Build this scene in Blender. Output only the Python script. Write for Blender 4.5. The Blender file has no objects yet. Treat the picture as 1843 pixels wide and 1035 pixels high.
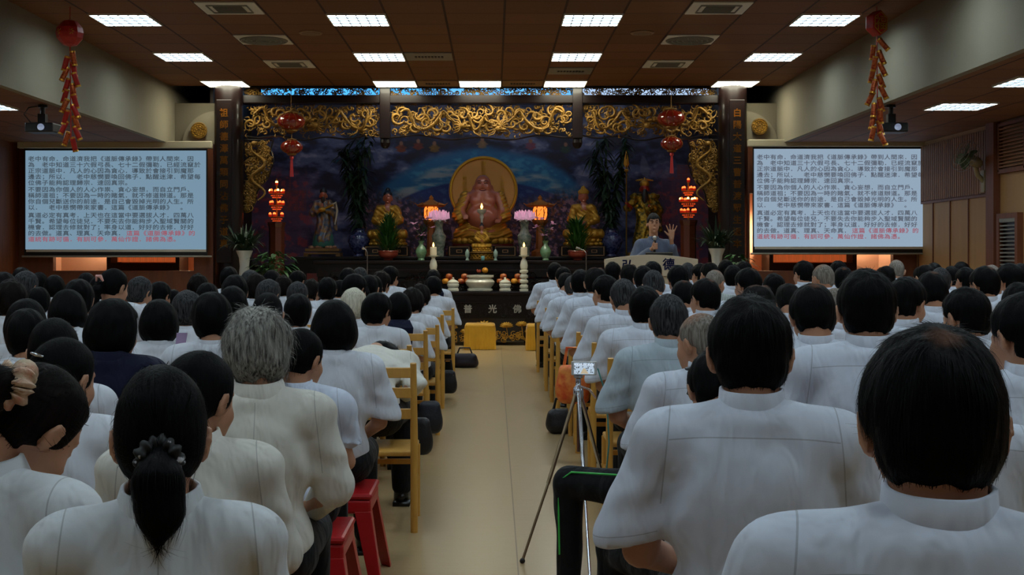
import bpy, math, random
import numpy as np
from mathutils import Matrix, Vector, Euler
R = math.radians
PI = math.pi
F_PX, VX, VY, EYE = 2258.0, 889.0, 460.0, 1.30      # focal length and horizon of the 1843x1035 photograph
SC = bpy.context.scene
COL = SC.collection
# ---------------------------------------------------------------- camera, world, exposure
cam_d = bpy.data.cameras.new('camera')
cam = bpy.data.objects.new('camera', cam_d); COL.objects.link(cam)
cam.location = (0, 0, EYE); cam.rotation_euler = (R(90), 0, 0)
cam_d.sensor_width = 36.0; cam_d.lens = F_PX / 1843 * 36
cam_d.shift_x = (921.5 - VX) / 1843; cam_d.shift_y = -(517.5 - VY) / 1843
cam_d.clip_start = 0.05; cam_d.clip_end = 100
SC.camera = cam
W = bpy.data.worlds.new('world'); SC.world = W; W.use_nodes = True
W.node_tree.nodes['Background'].inputs[0].default_value = (0.5, 0.6, 0.8, 1)
W.node_tree.nodes['Background'].inputs[1].default_value = 0.02
SC.view_settings.view_transform = 'Standard'; SC.view_settings.look = 'None'
SC.view_settings.gamma = 1; SC.view_settings.use_curve_mapping = False
SC.view_settings.exposure = 0.0
SC.cycles.max_bounces = 7; SC.cycles.diffuse_bounces = 4; SC.cycles.glossy_bounces = 3
SC.cycles.sample_clamp_indirect = 3.0
SC.cycles.caustics_reflective = False; SC.cycles.caustics_refractive = False
LAMP_L = 17.0        # radiance of the louvred ceiling lights
LAMP_FRONT = 22.0    # radiance of the plain ceiling lights before the altar

# ---------------------------------------------------------------- helpers
def lin(c):
    return tuple((x / 12.92 if x <= 0.04045 else ((x + 0.055) / 1.055) ** 2.4) for x in [v / 255 for v in c])
def at(px, py, Y):
    return ((px - VX) * Y / F_PX, Y, EYE - (py - VY) * Y / F_PX)
MATS = {}
def mat(name, rgb, rough=0.6, metal=0.0, spec=0.5, emit=None, es=0.0, var=0.0, vs=8.0, bump=0.0, bs=60.0, stretch=(1, 1, 1), rgb2=None, coat=0.0, sheen=0.0, trans=0.0, rand=0.0):
    if name in MATS: return MATS[name]
    m = bpy.data.materials.new(name); m.use_nodes = True
    nt = m.node_tree; b = nt.nodes['Principled BSDF']
    c = lin(rgb)
    b.inputs['Base Color'].default_value = (*c, 1)
    b.inputs['Roughness'].default_value = rough; b.inputs['Metallic'].default_value = metal
    b.inputs['Specular IOR Level'].default_value = spec
    b.inputs['Coat Weight'].default_value = coat
    b.inputs['Sheen Weight'].default_value = sheen
    b.inputs['Transmission Weight'].default_value = trans
    if emit:
        b.inputs['Emission Color'].default_value = (*lin(emit), 1); b.inputs['Emission Strength'].default_value = es
    tc = nt.nodes.new('ShaderNodeTexCoord')
    if var > 0 or rgb2:
        mp = nt.nodes.new('ShaderNodeMapping'); mp.inputs['Scale'].default_value = stretch
        nt.links.new(tc.outputs['Object'], mp.inputs['Vector'])
        n = nt.nodes.new('ShaderNodeTexNoise'); n.inputs['Scale'].default_value = vs; n.inputs['Detail'].default_value = 5
        nt.links.new(mp.outputs[0], n.inputs['Vector'])
        r = nt.nodes.new('ShaderNodeValToRGB')
        c2 = lin(rgb2) if rgb2 else tuple(x * (1 - var) for x in c)
        r.color_ramp.elements[0].position = 0.35; r.color_ramp.elements[1].position = 0.65
        r.color_ramp.elements[0].color = (*c2, 1); r.color_ramp.elements[1].color = (*c, 1)
        nt.links.new(n.outputs['Fac'], r.inputs[0]); out = r.outputs[0]
        nt.links.new(out, b.inputs['Base Color'])
    if bump > 0:
        mp2 = nt.nodes.new('ShaderNodeMapping'); mp2.inputs['Scale'].default_value = stretch
        nt.links.new(tc.outputs['Object'], mp2.inputs['Vector'])
        n2 = nt.nodes.new('ShaderNodeTexNoise'); n2.inputs['Scale'].default_value = bs; n2.inputs['Detail'].default_value = 4
        nt.links.new(mp2.outputs[0], n2.inputs['Vector'])
        bp = nt.nodes.new('ShaderNodeBump'); bp.inputs['Strength'].default_value = bump; bp.inputs['Distance'].default_value = 0.01
        nt.links.new(n2.outputs['Fac'], bp.inputs['Height']); nt.links.new(bp.outputs[0], b.inputs['Normal'])
    MATS[name] = m
    return m
def emat(name, rgb, s):
    if name in MATS: return MATS[name]
    m = bpy.data.materials.new(name); m.use_nodes = True; nt = m.node_tree
    nt.nodes.clear(); o = nt.nodes.new('ShaderNodeOutputMaterial'); e = nt.nodes.new('ShaderNodeEmission')
    e.inputs[0].default_value = (*lin(rgb), 1); e.inputs[1].default_value = s
    nt.links.new(e.outputs[0], o.inputs[0]); MATS[name] = m; return m

class MB:
    def __init__(s): s.v = []; s.f = []
    def add(s, vs, fs):
        o = len(s.v); s.v.extend([tuple(map(float, a)) for a in vs]); s.f.extend([tuple(i + o for i in f) for f in fs]); return s
    def box(s, x0, x1, y0, y1, z0, z1, M=None):
        p = [Vector((x, y, z)) for x in (x0, x1) for y in (y0, y1) for z in (z0, z1)]
        if M is not None: p = [M @ q for q in p]
        return s.add(p, [(0, 1, 3, 2), (4, 6, 7, 5), (0, 4, 5, 1), (2, 3, 7, 6), (0, 2, 6, 4), (1, 5, 7, 3)])
    def bar(s, a, b, w, h=None, up=(0, 0, 1)):
        a = Vector(a); b = Vector(b); h = h or w; d = (b - a); L = d.length; d.normalize()
        u = Vector(up)
        if abs(d.dot(u)) > 0.95: u = Vector((0, 1, 0))
        x = d.cross(u).normalized(); y = x.cross(d)
        M = Matrix((x, d, y)).transposed().to_4x4(); M.translation = a
        return s.box(-w / 2, w / 2, 0, L, -h / 2, h / 2, M)
    def tube(s, pts, rad, n=8, cap=True):
        P = [Vector(p) for p in pts]; k = len(P)
        rr = rad if hasattr(rad, '__len__') else [rad] * k
        o = len(s.v); prev = None
        for i in range(k):
            t = (P[min(i + 1, k - 1)] - P[max(i - 1, 0)])
            if t.length < 1e-9: t = Vector((0, 0, 1))
            t.normalize()
            if prev is None:
                prev = t.orthogonal().normalized()
            prev = (prev - t * prev.dot(t))
            if prev.length < 1e-6: prev = t.orthogonal()
            prev.normalize(); q = t.cross(prev)
            for j in range(n):
                a = 2 * PI * j / n
                s.v.append(tuple(P[i] + (prev * math.cos(a) + q * math.sin(a)) * rr[i]))
        for i in range(k - 1):
            for j in range(n):
                j2 = (j + 1) % n
                s.f.append((o + i * n + j, o + i * n + j2, o + (i + 1) * n + j2, o + (i + 1) * n + j))
        if cap:
            s.f.append(tuple(o + j for j in range(n))[::-1]); s.f.append(tuple(o + (k - 1) * n + j for j in range(n)))
        return s
    def lathe(s, prof, c=(0, 0, 0), n=24, sx=1, sy=1):
        o = len(s.v); k = len(prof)
        for r, z in prof:
            for j in range(n):
                a = 2 * PI * j / n
                s.v.append((c[0] + r * math.cos(a) * sx, c[1] + r * math.sin(a) * sy, c[2] + z))
        for i in range(k - 1):
            for j in range(n):
                j2 = (j + 1) % n
                s.f.append((o + i * n + j, o + i * n + j2, o + (i + 1) * n + j2, o + (i + 1) * n + j))
        s.f.append(tuple(o + j for j in range(n))[::-1]); s.f.append(tuple(o + (k - 1) * n + j for j in range(n)))
        return s
    def ball(s, c, r, n=12, m=8):
        r = r if hasattr(r, '__len__') else (r, r, r)
        o = len(s.v)
        s.v.append((c[0], c[1], c[2] - r[2]))
        for i in range(1, m):
            th = -PI / 2 + PI * i / m
            for j in range(n):
                a = 2 * PI * j / n
                s.v.append((c[0] + r[0] * math.cos(th) * math.cos(a), c[1] + r[1] * math.cos(th) * math.sin(a), c[2] + r[2] * math.sin(th)))
        s.v.append((c[0], c[1], c[2] + r[2])); e = len(s.v) - 1
        for j in range(n):
            s.f.append((o, o + 1 + (j + 1) % n, o + 1 + j)); s.f.append((e, e - n + j, e - n + (j + 1) % n))
        for i in range(m - 2):
            for j in range(n):
                j2 = (j + 1) % n; b = o + 1 + i * n
                s.f.append((b + j, b + j2, b + n + j2, b + n + j))
        return s
    def leaf(s, a, d, L, w, droop=0.3, n=5, side=None):
        a = Vector(a); d = Vector(d).normalized(); sd = Vector(side) if side else d.cross(Vector((0, 0, 1)))
        if sd.length < 1e-4: sd = Vector((1, 0, 0))
        sd.normalize(); o = len(s.v)
        for i in range(n + 1):
            t = i / n; p = a + d * L * t + Vector((0, 0, -droop * L * t * t)); ww = w * math.sin(PI * (0.08 + 0.9 * t)) / 2
            s.v.append(tuple(p - sd * ww)); s.v.append(tuple(p + sd * ww + Vector((0, 0, .001))))
        for i in range(n):
            s.f.append((o + 2 * i, o + 2 * i + 1, o + 2 * i + 3, o + 2 * i + 2))
        return s
    def build(s, name, m, parent=None, smooth=False, loc=None, bevel=0, kind=None, angle=None):
        me = bpy.data.meshes.new(name); me.from_pydata(s.v, [], s.f); me.update()
        if smooth:
            me.polygons.foreach_set('use_smooth', [True] * len(me.polygons))
            me.set_sharp_from_angle(angle=R(angle or 50))
        me.materials.append(m)
        o = bpy.data.objects.new(name, me); COL.objects.link(o)
        if parent: o.parent = parent
        if loc: o.location = loc
        if bevel:
            b = o.modifiers.new('bevel', 'BEVEL'); b.width = bevel; b.segments = 2; b.limit_method = 'ANGLE'
        if kind: o['kind'] = kind
        return o
def thing(name, label, cat, loc=(0, 0, 0), rz=0, group=None):
    o = bpy.data.objects.new(name, None); COL.objects.link(o); o.location = loc; o.rotation_euler = (0, 0, rz)
    o.empty_display_size = .1
    return tag(o, label, cat, group)
def tag(o, label, cat, group=None):
    o['label'] = label; o['category'] = cat
    if group: o['group'] = group
    return o
def struct(name, mb, m, **k):
    o = mb.build(name, m, **k); o['kind'] = 'structure'; return o
def dup(o, parent=None):
    c = o.copy(); COL.objects.link(c)
    if parent: c.parent = parent
    for ch in o.children: dup(ch, c)
    return c
TEXTS = {}
def text_mesh(body, size, extrude=0.0, align='CENTER', bold=0.0):
    k = (body, round(size, 5), extrude, align, bold)
    if k not in TEXTS: TEXTS[k] = text_mesh_new(body, size, extrude, align, bold)
    return TEXTS[k]
def text_mesh_new(body, size, extrude=0.0, align='CENTER', bold=0.0):
    cu = bpy.data.curves.new('lettering', 'FONT'); cu.body = body; cu.size = size; cu.extrude = extrude; cu.offset = bold
    cu.align_x = align; cu.resolution_u = 3
    o = bpy.data.objects.new('lettering', cu); COL.objects.link(o)
    dg = bpy.context.evaluated_depsgraph_get()
    me = bpy.data.meshes.new_from_object(o.evaluated_get(dg))
    n = len(me.vertices); v = np.zeros(n * 3, np.float32); me.vertices.foreach_get('co', v)
    fs = [tuple(p.vertices) for p in me.polygons]
    bpy.data.objects.remove(o); bpy.data.curves.remove(cu)
    return v.reshape(-1, 3), fs
def put_text(mb, body, size, origin, ux=(1, 0, 0), uy=(0, 0, 1), extrude=0.0, sx=1.0, align='CENTER', bold=0.0, thick=0.0):
    if thick:
        for dx, dz in ((-thick, 0), (thick, 0), (0, thick), (0, -thick)): put_text(mb, body, size, (origin[0] + dx, origin[1], origin[2] + dz), ux, uy, extrude, sx, align)
        return mb
    v, f = text_mesh(body, size, extrude, align, bold)
    ux = np.array(ux, float); uy = np.array(uy, float); uz = np.cross(ux, uy)
    w = np.array(origin) + v[:, :1] * sx * ux + v[:, 1:2] * uy + v[:, 2:3] * uz
    mb.add(w.tolist(), f); return mb

# ---------------------------------------------------------------- organic surfaces from distance fields
def rotm(rx=0, ry=0, rz=0):
    return np.array(Euler((R(rx), R(ry), R(rz))).to_matrix())
class SDF:
    def __init__(s, lo, hi, h):
        s.lo = np.array(lo, np.float32); s.h = h
        s.n = np.ceil((np.array(hi) - np.array(lo)) / h).astype(int) + 1
        s.F = np.full(s.n, 1.0, np.float32)
        s.T = None
    def _blk(s, lo, hi):
        i0 = np.clip(np.floor((lo - s.lo) / s.h).astype(int), 0, s.n - 1); i1 = np.clip(np.ceil((hi - s.lo) / s.h).astype(int) + 1, 1, s.n)
        if np.any(i1 <= i0): return None, None
        g = np.meshgrid(*[s.lo[k] + s.h * np.arange(i0[k], i1[k], dtype=np.float32) for k in range(3)], indexing='ij')
        return (slice(i0[0], i1[0]), slice(i0[1], i1[1]), slice(i0[2], i1[2])), g
    def pt(s, p):
        p = np.array(p, float)
        return p if s.T is None else (s.T[0] @ p + s.T[1])
    def rot(s, Rm):
        return Rm if s.T is None else s.T[0] @ Rm
    def _put(s, sl, d, k, sub):
        A = s.F[sl]
        if sub:
            d = -d
            hh = np.clip(0.5 - 0.5 * (d - A) / max(k, 1e-6), 0, 1) if k > 0 else (d < A)
            s.F[sl] = A * hh + d * (1 - hh) + k * hh * (1 - hh) if k > 0 else np.maximum(A, d)
        else:
            if k > 0:
                hh = np.clip(0.5 + 0.5 * (A - d) / k, 0, 1); s.F[sl] = A * (1 - hh) + d * hh - k * hh * (1 - hh)
            else: s.F[sl] = np.minimum(A, d)
    def ell(s, c, r, k=0.02, rot=None, sub=False):
        c = s.pt(c); Rm = s.rot(rot if rot is not None else np.eye(3)); r = np.array(r, float)
        m = r.max() + k + 2 * s.h
        sl, g = s._blk(c - m, c + m)
        if sl is None: return s
        q = [sum(Rm[j, i] * (g[j] - c[j]) for j in range(3)) for i in range(3)]
        k0 = np.sqrt(sum((q[i] / r[i]) ** 2 for i in range(3))); k1 = np.sqrt(sum((q[i] / r[i] ** 2) ** 2 for i in range(3))) + 1e-9
        d = k0 * (k0 - 1) / k1
        d = np.where(k0 < 1e-4, -r.min(), d)
        s._put(sl, d.astype(np.float32), k, sub); return s
    def cap(s, a, b, ra, rb=None, k=0.02, sub=False):
        rb = ra if rb is None else rb; a = s.pt(a); b = s.pt(b); m = max(ra, rb) + k + 2 * s.h
        sl, g = s._blk(np.minimum(a, b) - m, np.maximum(a, b) + m)
        if sl is None: return s
        ab = b - a; L = ab @ ab + 1e-12
        t = np.clip(sum((g[i] - a[i]) * ab[i] for i in range(3)) / L, 0, 1)
        d = np.sqrt(sum((g[i] - a[i] - t * ab[i]) ** 2 for i in range(3))) - (ra + (rb - ra) * t)
        s._put(sl, d.astype(np.float32), k, sub); return s
    def box(s, c, hf, k=0.0, rot=None, sub=False, rnd=0.0):
        c = s.pt(c); Rm = s.rot(rot if rot is not None else np.eye(3)); m = float(np.linalg.norm(hf)) + k + 2 * s.h
        sl, g = s._blk(c - m, c + m)
        if sl is None: return s
        q = [np.abs(sum(Rm[j, i] * (g[j] - c[j]) for j in range(3))) - (hf[i] - rnd) for i in range(3)]
        d = np.sqrt(sum(np.maximum(x, 0) ** 2 for x in q)) + np.minimum(np.maximum(q[0], np.maximum(q[1], q[2])), 0) - rnd
        s._put(sl, d.astype(np.float32), k, sub); return s
    def ring(s, c, Rr, flare, th, hh, k=0.003, rot=None, sy=1.0):
        c = s.pt(c); Rm = s.rot(rot if rot is not None else np.eye(3)); m = Rr + hh + 0.05
        sl, g = s._blk(c - m, c + m)
        if sl is None: return s
        q = [sum(Rm[j, i] * (g[j] - c[j]) for j in range(3)) for i in range(3)]
        rad = np.sqrt(q[0] ** 2 + (q[1] / sy) ** 2) - (Rr - flare * q[2])
        a = np.abs(rad) - th; b = np.abs(q[2]) - hh
        d = np.sqrt(np.maximum(a, 0) ** 2 + np.maximum(b, 0) ** 2) + np.minimum(np.maximum(a, b), 0)
        s._put(sl, d.astype(np.float32), k, False); return s
    def disp(s, fn):
        act = np.abs(s.F) < 0.06
        ii = np.argwhere(act); P = s.lo + s.h * ii.astype(np.float32)
        s.F[act] += fn(P).astype(np.float32); return s
    def mesh(s):
        F = s.F; n = s.n
        inside = F < 0
        c = [inside[i:n[0] - 1 + i, j:n[1] - 1 + j, k:n[2] - 1 + k] for i in (0, 1) for j in (0, 1) for k in (0, 1)]
        an = c[0].copy(); al = c[0].copy()
        for x in c[1:]: an |= x; al &= x
        m = an & ~al; ii = np.argwhere(m); idx = np.full(m.shape, -1, np.int64); idx[m] = np.arange(len(ii))
        cor = np.array([(i, j, k) for i in (0, 1) for j in (0, 1) for k in (0, 1)])
        val = np.stack([F[ii[:, 0] + a, ii[:, 1] + b, ii[:, 2] + e] for a, b, e in cor], 1)
        acc = np.zeros((len(ii), 3)); cnt = np.zeros(len(ii))
        for a in range(8):
            for b in range(a + 1, 8):
                if np.abs(cor[a] - cor[b]).sum() != 1: continue
                va, vb = val[:, a], val[:, b]; cr = (va < 0) != (vb < 0)
                t = np.where(cr, va / (va - vb + 1e-20), 0)[:, None]
                acc += np.where(cr[:, None], cor[a] + t * (cor[b] - cor[a]), 0); cnt += cr
        V = s.lo + s.h * (ii + acc / np.maximum(cnt, 1)[:, None])
        Q = []
        for ax in range(3):
            o1, o2 = (ax + 1) % 3, (ax + 2) % 3
            sa = [slice(0, None)] * 3; sb = [slice(0, None)] * 3
            sa[ax] = slice(0, n[ax] - 1); sb[ax] = slice(1, n[ax])
            cr = inside[tuple(sa)] != inside[tuple(sb)]
            e = np.argwhere(cr)
            e = e[(e[:, o1] > 0) & (e[:, o2] > 0) & (e[:, o1] < n[o1] - 1) & (e[:, o2] < n[o2] - 1)]
            if not len(e): continue
            def cell(d1, d2):
                q = e.copy(); q[:, o1] -= d1; q[:, o2] -= d2
                return idx[q[:, 0], q[:, 1], q[:, 2]]
            quad = np.stack([cell(1, 1), cell(0, 1), cell(0, 0), cell(1, 0)], 1)
            fl = inside[e[:, 0], e[:, 1], e[:, 2]]
            quad[~fl] = quad[~fl][:, ::-1]
            Q.append(quad)
        Q = np.concatenate(Q); Q = Q[(Q >= 0).all(1)]
        return V, Q
def np_mesh(name, V, Q, m, smooth=True):
    me = bpy.data.meshes.new(name)
    me.vertices.add(len(V)); me.vertices.foreach_set('co', np.asarray(V, np.float32).ravel())
    me.loops.add(Q.size); me.loops.foreach_set('vertex_index', Q.ravel().astype(np.int32))
    me.polygons.add(len(Q)); me.polygons.foreach_set('loop_start', np.arange(0, Q.size, Q.shape[1], dtype=np.int32))
    me.update(calc_edges=True); me.validate()
    if smooth: me.polygons.foreach_set('use_smooth', [True] * len(me.polygons))
    if m: me.materials.append(m)
    return me
def add_obj(name, me, parent=None, loc=None, m=None):
    o = bpy.data.objects.new(name, me); COL.objects.link(o)
    if parent: o.parent = parent
    if loc: o.location = loc
    if m is not None and len(o.material_slots):
        o.material_slots[0].link = 'OBJECT'; o.material_slots[0].material = m
    return o
def wob(P, f, seed, st=(1, 1, 1)):
    rs = np.random.RandomState(seed); out = np.zeros(len(P))
    for i in range(7):
        k = rs.normal(size=3); k = k / np.linalg.norm(k) * f * (0.6 + 0.9 * rs.rand()) * np.array(st)
        out += np.sin(P @ k + rs.rand() * 6.28)
    return out / 3.5

# ---------------------------------------------------------------- surface materials of the room
def tile_mat(name, rgb, rgb2, line, x0, y0, dx, dy, wx, wy, rough=0.6, grain=True, spec=0.3):
    m = bpy.data.materials.new(name); m.use_nodes = True; nt = m.node_tree; N = nt.nodes; Lk = nt.links
    b = N['Principled BSDF']; b.inputs['Roughness'].default_value = rough; b.inputs['Specular IOR Level'].default_value = spec
    tc = N.new('ShaderNodeTexCoord'); sp = N.new('ShaderNodeSeparateXYZ'); Lk.new(tc.outputs['Object'], sp.inputs[0])
    def M(op, a, bb=None, c=None):
        n = N.new('ShaderNodeMath'); n.operation = op
        for i, v in enumerate((a, bb, c)):
            if v is None: continue
            if isinstance(v, (int, float)): n.inputs[i].default_value = v
            else: Lk.new(v, n.inputs[i])
        return n.outputs[0]
    def line_fac(src, o, d, w):
        f = M('FRACT', M('DIVIDE', M('SUBTRACT', src, o - 100 * d), d))
        return M('LESS_THAN', M('MINIMUM', f, M('SUBTRACT', 1.0, f)), w / 2 / d)
    l = M('MAXIMUM', line_fac(sp.outputs[0], x0, dx, wx), line_fac(sp.outputs[1], y0, dy, wy))
    # per-tile tone
    fl = N.new('ShaderNodeCombineXYZ')
    Lk.new(M('FLOOR', M('DIVIDE', M('SUBTRACT', sp.outputs[0], x0), dx)), fl.inputs[0])
    Lk.new(M('FLOOR', M('DIVIDE', M('SUBTRACT', sp.outputs[1], y0), dy)), fl.inputs[1])
    wn = N.new('ShaderNodeTexWhiteNoise'); wn.noise_dimensions = '2D'; Lk.new(fl.outputs[0], wn.inputs[0])
    mp = N.new('ShaderNodeMapping'); mp.inputs['Scale'].default_value = (1.5, 14, 1) if grain else (3, 3, 3); Lk.new(tc.outputs['Object'], mp.inputs[0])
    nz = N.new('ShaderNodeTexNoise'); nz.inputs['Scale'].default_value = 2.2; nz.inputs['Detail'].default_value = 6; Lk.new(mp.outputs[0], nz.inputs[0])
    mx = N.new('ShaderNodeMix'); mx.data_type = 'RGBA'
    mx.inputs[6].default_value = (*lin(rgb), 1); mx.inputs[7].default_value = (*lin(rgb2), 1)
    Lk.new(M('ADD', M('MULTIPLY', wn.outputs[0], 0.45), M('MULTIPLY', nz.outputs['Fac'], 0.6)), mx.inputs[0])
    mx2 = N.new('ShaderNodeMix'); mx2.data_type = 'RGBA'; Lk.new(l, mx2.inputs[0]); Lk.new(mx.outputs[2], mx2.inputs[6]); mx2.inputs[7].default_value = (*lin(line), 1)
    Lk.new(mx2.outputs[2], b.inputs['Base Color'])
    return m
M_ceil = tile_mat('ceiling_panel', (134, 90, 58), (108, 70, 44), (62, 34, 26), 0.106, 12.04, 0.6, 0.6, 0.024, 0.018, 0.7)
M_floor = tile_mat('vinyl_floor', (186, 160, 118), (168, 142, 102), (122, 98, 68), 0.10, 0.4, 1.83, 30.0, 0.006, 0.006, 0.28, True, 0.5)
M_cream = mat('cream_plaster', (134, 126, 108), 0.85, var=0.08, vs=1.5, bump=0.05, bs=300)
M_dark = mat('rosewood', (20, 8, 7), 0.32, spec=0.3, var=0.35, vs=3, stretch=(2, 2, 14), coat=0.15)
M_darker = mat('shadowed_wood', (34, 20, 14), 0.7)  # even dark brown for the alcove, cabinets and panel housings
M_white = mat('matt_white_metal', (225, 222, 212), 0.5)
M_grey = mat('grey_plastic', (130, 128, 120), 0.5)
M_black = mat('black_plastic', (14, 14, 16), 0.4)
M_chrome = mat('chrome', (190, 190, 195), 0.2, metal=1.0)
M_gold = mat('gilt', (138, 100, 32), 0.5, metal=0.3, var=0.4, vs=14, bump=0.9, bs=45)
M_gold2 = mat('gilt_bright', (190, 142, 46), 0.32, metal=0.5, bump=0.5, bs=60)
M_wood = mat('beech', (214, 160, 74), 0.42, var=0.14, vs=5, stretch=(6, 6, 1), coat=0.2)
M_panel = mat('plywood_panel', (176, 136, 88), 0.6, var=0.1, vs=2, stretch=(4, 4, 0.6))
M_slat = mat('slatted_pine', (150, 100, 62), 0.6, var=0.25, vs=3, stretch=(8, 8, 0.5))
M_redwood = mat('reddish_wood', (120, 66, 38), 0.55, var=0.25, vs=3, stretch=(5, 5, 0.6))
M_light = emat('louvred_lamp_glow', (226, 247, 255), LAMP_L)
M_lightB = emat('plain_lamp_glow', (255, 252, 225), LAMP_FRONT)
XL, XR, CXL, CXR = -6.85, 6.10, -4.65, 4.12
HC, HW = EYE + 2.44, EYE + 1.61
YB, YF, YA = -2.6, 18.1, 21.3

def bx(*a): return MB().box(*a)
struct('floor', bx(XL - .1, XR + .1, YB, YA, -.08, 0), M_floor)
struct('ceiling', bx(CXL, CXR, YB, 18.04, HC, HC + .06), M_ceil)
struct('ceiling_wing_left', bx(XL, CXL - .08, YB, YF, HW, HW + .06), M_ceil)
struct('ceiling_wing_right', bx(CXR + .08, XR, YB, YF, HW, HW + .06), M_ceil)
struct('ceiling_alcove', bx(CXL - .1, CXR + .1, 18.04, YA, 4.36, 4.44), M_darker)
struct('wall_bulkhead_left', bx(CXL - .08, CXL, YB, 20.5, HW, 4.4), M_cream)
struct('wall_bulkhead_right', bx(CXR, CXR + .08, YB, 20.5, HW, 4.4), M_cream)
struct('wall_back', bx(XL, XR, YB - .1, YB, 0, 4), M_panel)
struct('wall_alcove_left', bx(-4.14, -4.09, 18.3, YA, 0, 4.36), M_darker)  # side walls raised to the alcove ceiling to block light from the corner gaps
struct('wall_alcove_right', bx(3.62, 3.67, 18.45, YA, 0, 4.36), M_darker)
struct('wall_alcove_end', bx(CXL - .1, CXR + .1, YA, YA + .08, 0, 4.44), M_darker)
struct('trim_1', bx(CXL, -4.10, 20.4, 20.46, 0, 4.36), M_redwood)
struct('trim_2', bx(3.70, CXR, 20.4, 20.46, 0, 4.36), M_redwood)
# left wall: dark timber
struct('wall_left', bx(XL - .1, XL, YB, YF, 0, HW), M_redwood)
# right wall: slats above, plywood below, pilaster, louvred window, return-air grille
struct('wall_right', bx(XR, XR + .1, YB, YF, 0, HW), M_panel)
m = MB(); y = 15.35
while y < 18.05:
    m.box(XR - .03, XR, y, y + .055, 2.06, HW - .06); y += .075
struct('trim_3', m, M_slat)
m = MB()
for y in (16.1, 16.75, 17.4, 18.0): m.box(XR - .015, XR, y, y + .02, 0, 2.04)
m.box(XR - .03, XR, 15.35, 18.1, 2.03, 2.07)
struct('trim_4', m, M_redwood)
struct('trim_5', bx(XR - .08, XR, 15.12, 15.36, 0, HW), M_redwood)
m = MB(); y = YB
while y < 15.1:
    if not (14.3 < y < 15.08 ): m.box(XR - .02, XR, y, y + .08, 0, HW - .05)
    y += .105
struct('trim_6', m, M_slat)
m = MB(); m.box(XR - .05, XR, 14.30, 15.08, 2.28, 2.33); m.box(XR - .05, XR, 14.30, 15.08, 2.84, 2.88)
for y in (14.30, 15.04): m.box(XR - .05, XR, y, y + .04, 2.3, 2.86)
g = thing('return_air_grille', 'brown slatted air grille high on the right wall under the low ceiling', 'air vent', (0, 0, 0))
m.build('frame', M_redwood, g)
m = MB()
for i in range(12): m.box(XR - .045, XR - .01, 14.34, 15.04, 2.35 + i * .041, 2.365 + i * .041)
m.build('slats', M_slat, g)
struct('window_1', bx(XR - .012, XR - .004, 14.52, 15.0, 1.12, 1.74), M_black)
m = MB(); m.box(XR - .07, XR, 14.46, 14.53, 1.05, 1.80); m.box(XR - .07, XR, 14.99, 15.06, 1.05, 1.80); m.box(XR - .07, XR, 14.53, 14.99, 1.05, 1.12); m.box(XR - .07, XR, 14.53, 14.99, 1.74, 1.80)
struct('window_frame', m, M_redwood)
bl = thing('window_blind', 'grey horizontal blind over the small window in the right wall', 'blind')
m = MB()
for i in range(13): m.box(XR - .06, XR - .02, 14.54, 14.98, 1.14 + i * .046, 1.157 + i * .046)
m.build('slats', M_grey, bl); bx(XR - .065, XR - .015, 14.53, 14.99, 1.70, 1.74).build('head_rail', M_grey, bl)
# wings of the front wall, each with a serving hatch that opens on a warm lit room
M_warm = mat('salmon_wall', (236, 190, 162), 0.8)
M_orange = mat('orange_curtain', (206, 112, 62), 0.8, var=0.2, vs=6, stretch=(10, 1, 1), emit=(206, 100, 50), es=.45)  # curtain emits weakly in place of light behind it
M_bulb = emat('warm_bulb', (255, 214, 170), 55.0)
def wing(x0, x1, hx0, hx1, nm, sgn):
    struct('wall_front_' + nm, MB().box(x0, x1, YF, YF + .12, 2.2, HW).box(x0, x1, YF, YF + .12, 0, 1.08).box(x0, hx0, YF, YF + .12, 1.08, 2.2).box(hx1, x1, YF, YF + .12, 1.08, 2.2), M_redwood)
    struct('wall_hatch_' + nm, MB().box(hx0 - (.4 if sgn > 0 else .02), hx1 + (.2 if sgn > 0 else .3), 19.6, 19.66, 0, 2.4).box(hx0 - (.45 if sgn > 0 else .02), hx0 - (.4 if sgn > 0 else -.01), YF + .12, 19.6, 0, 2.4).box(hx1 + (.15 if sgn > 0 else .25), hx1 + (.2 if sgn > 0 else .3), YF + .12, 19.6, 0, 2.4), M_warm)
    struct('ceiling_hatch_' + nm, bx(hx0 - (.4 if sgn > 0 else .02), hx1 + (.2 if sgn > 0 else .3), YF + .12, 19.6, 2.4, 2.44), M_warm)
wing(XL, -4.05, -6.36, -4.33, 'left', 1)
wing(3.66, XR, 3.69, 5.76, 'right', -1)
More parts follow.
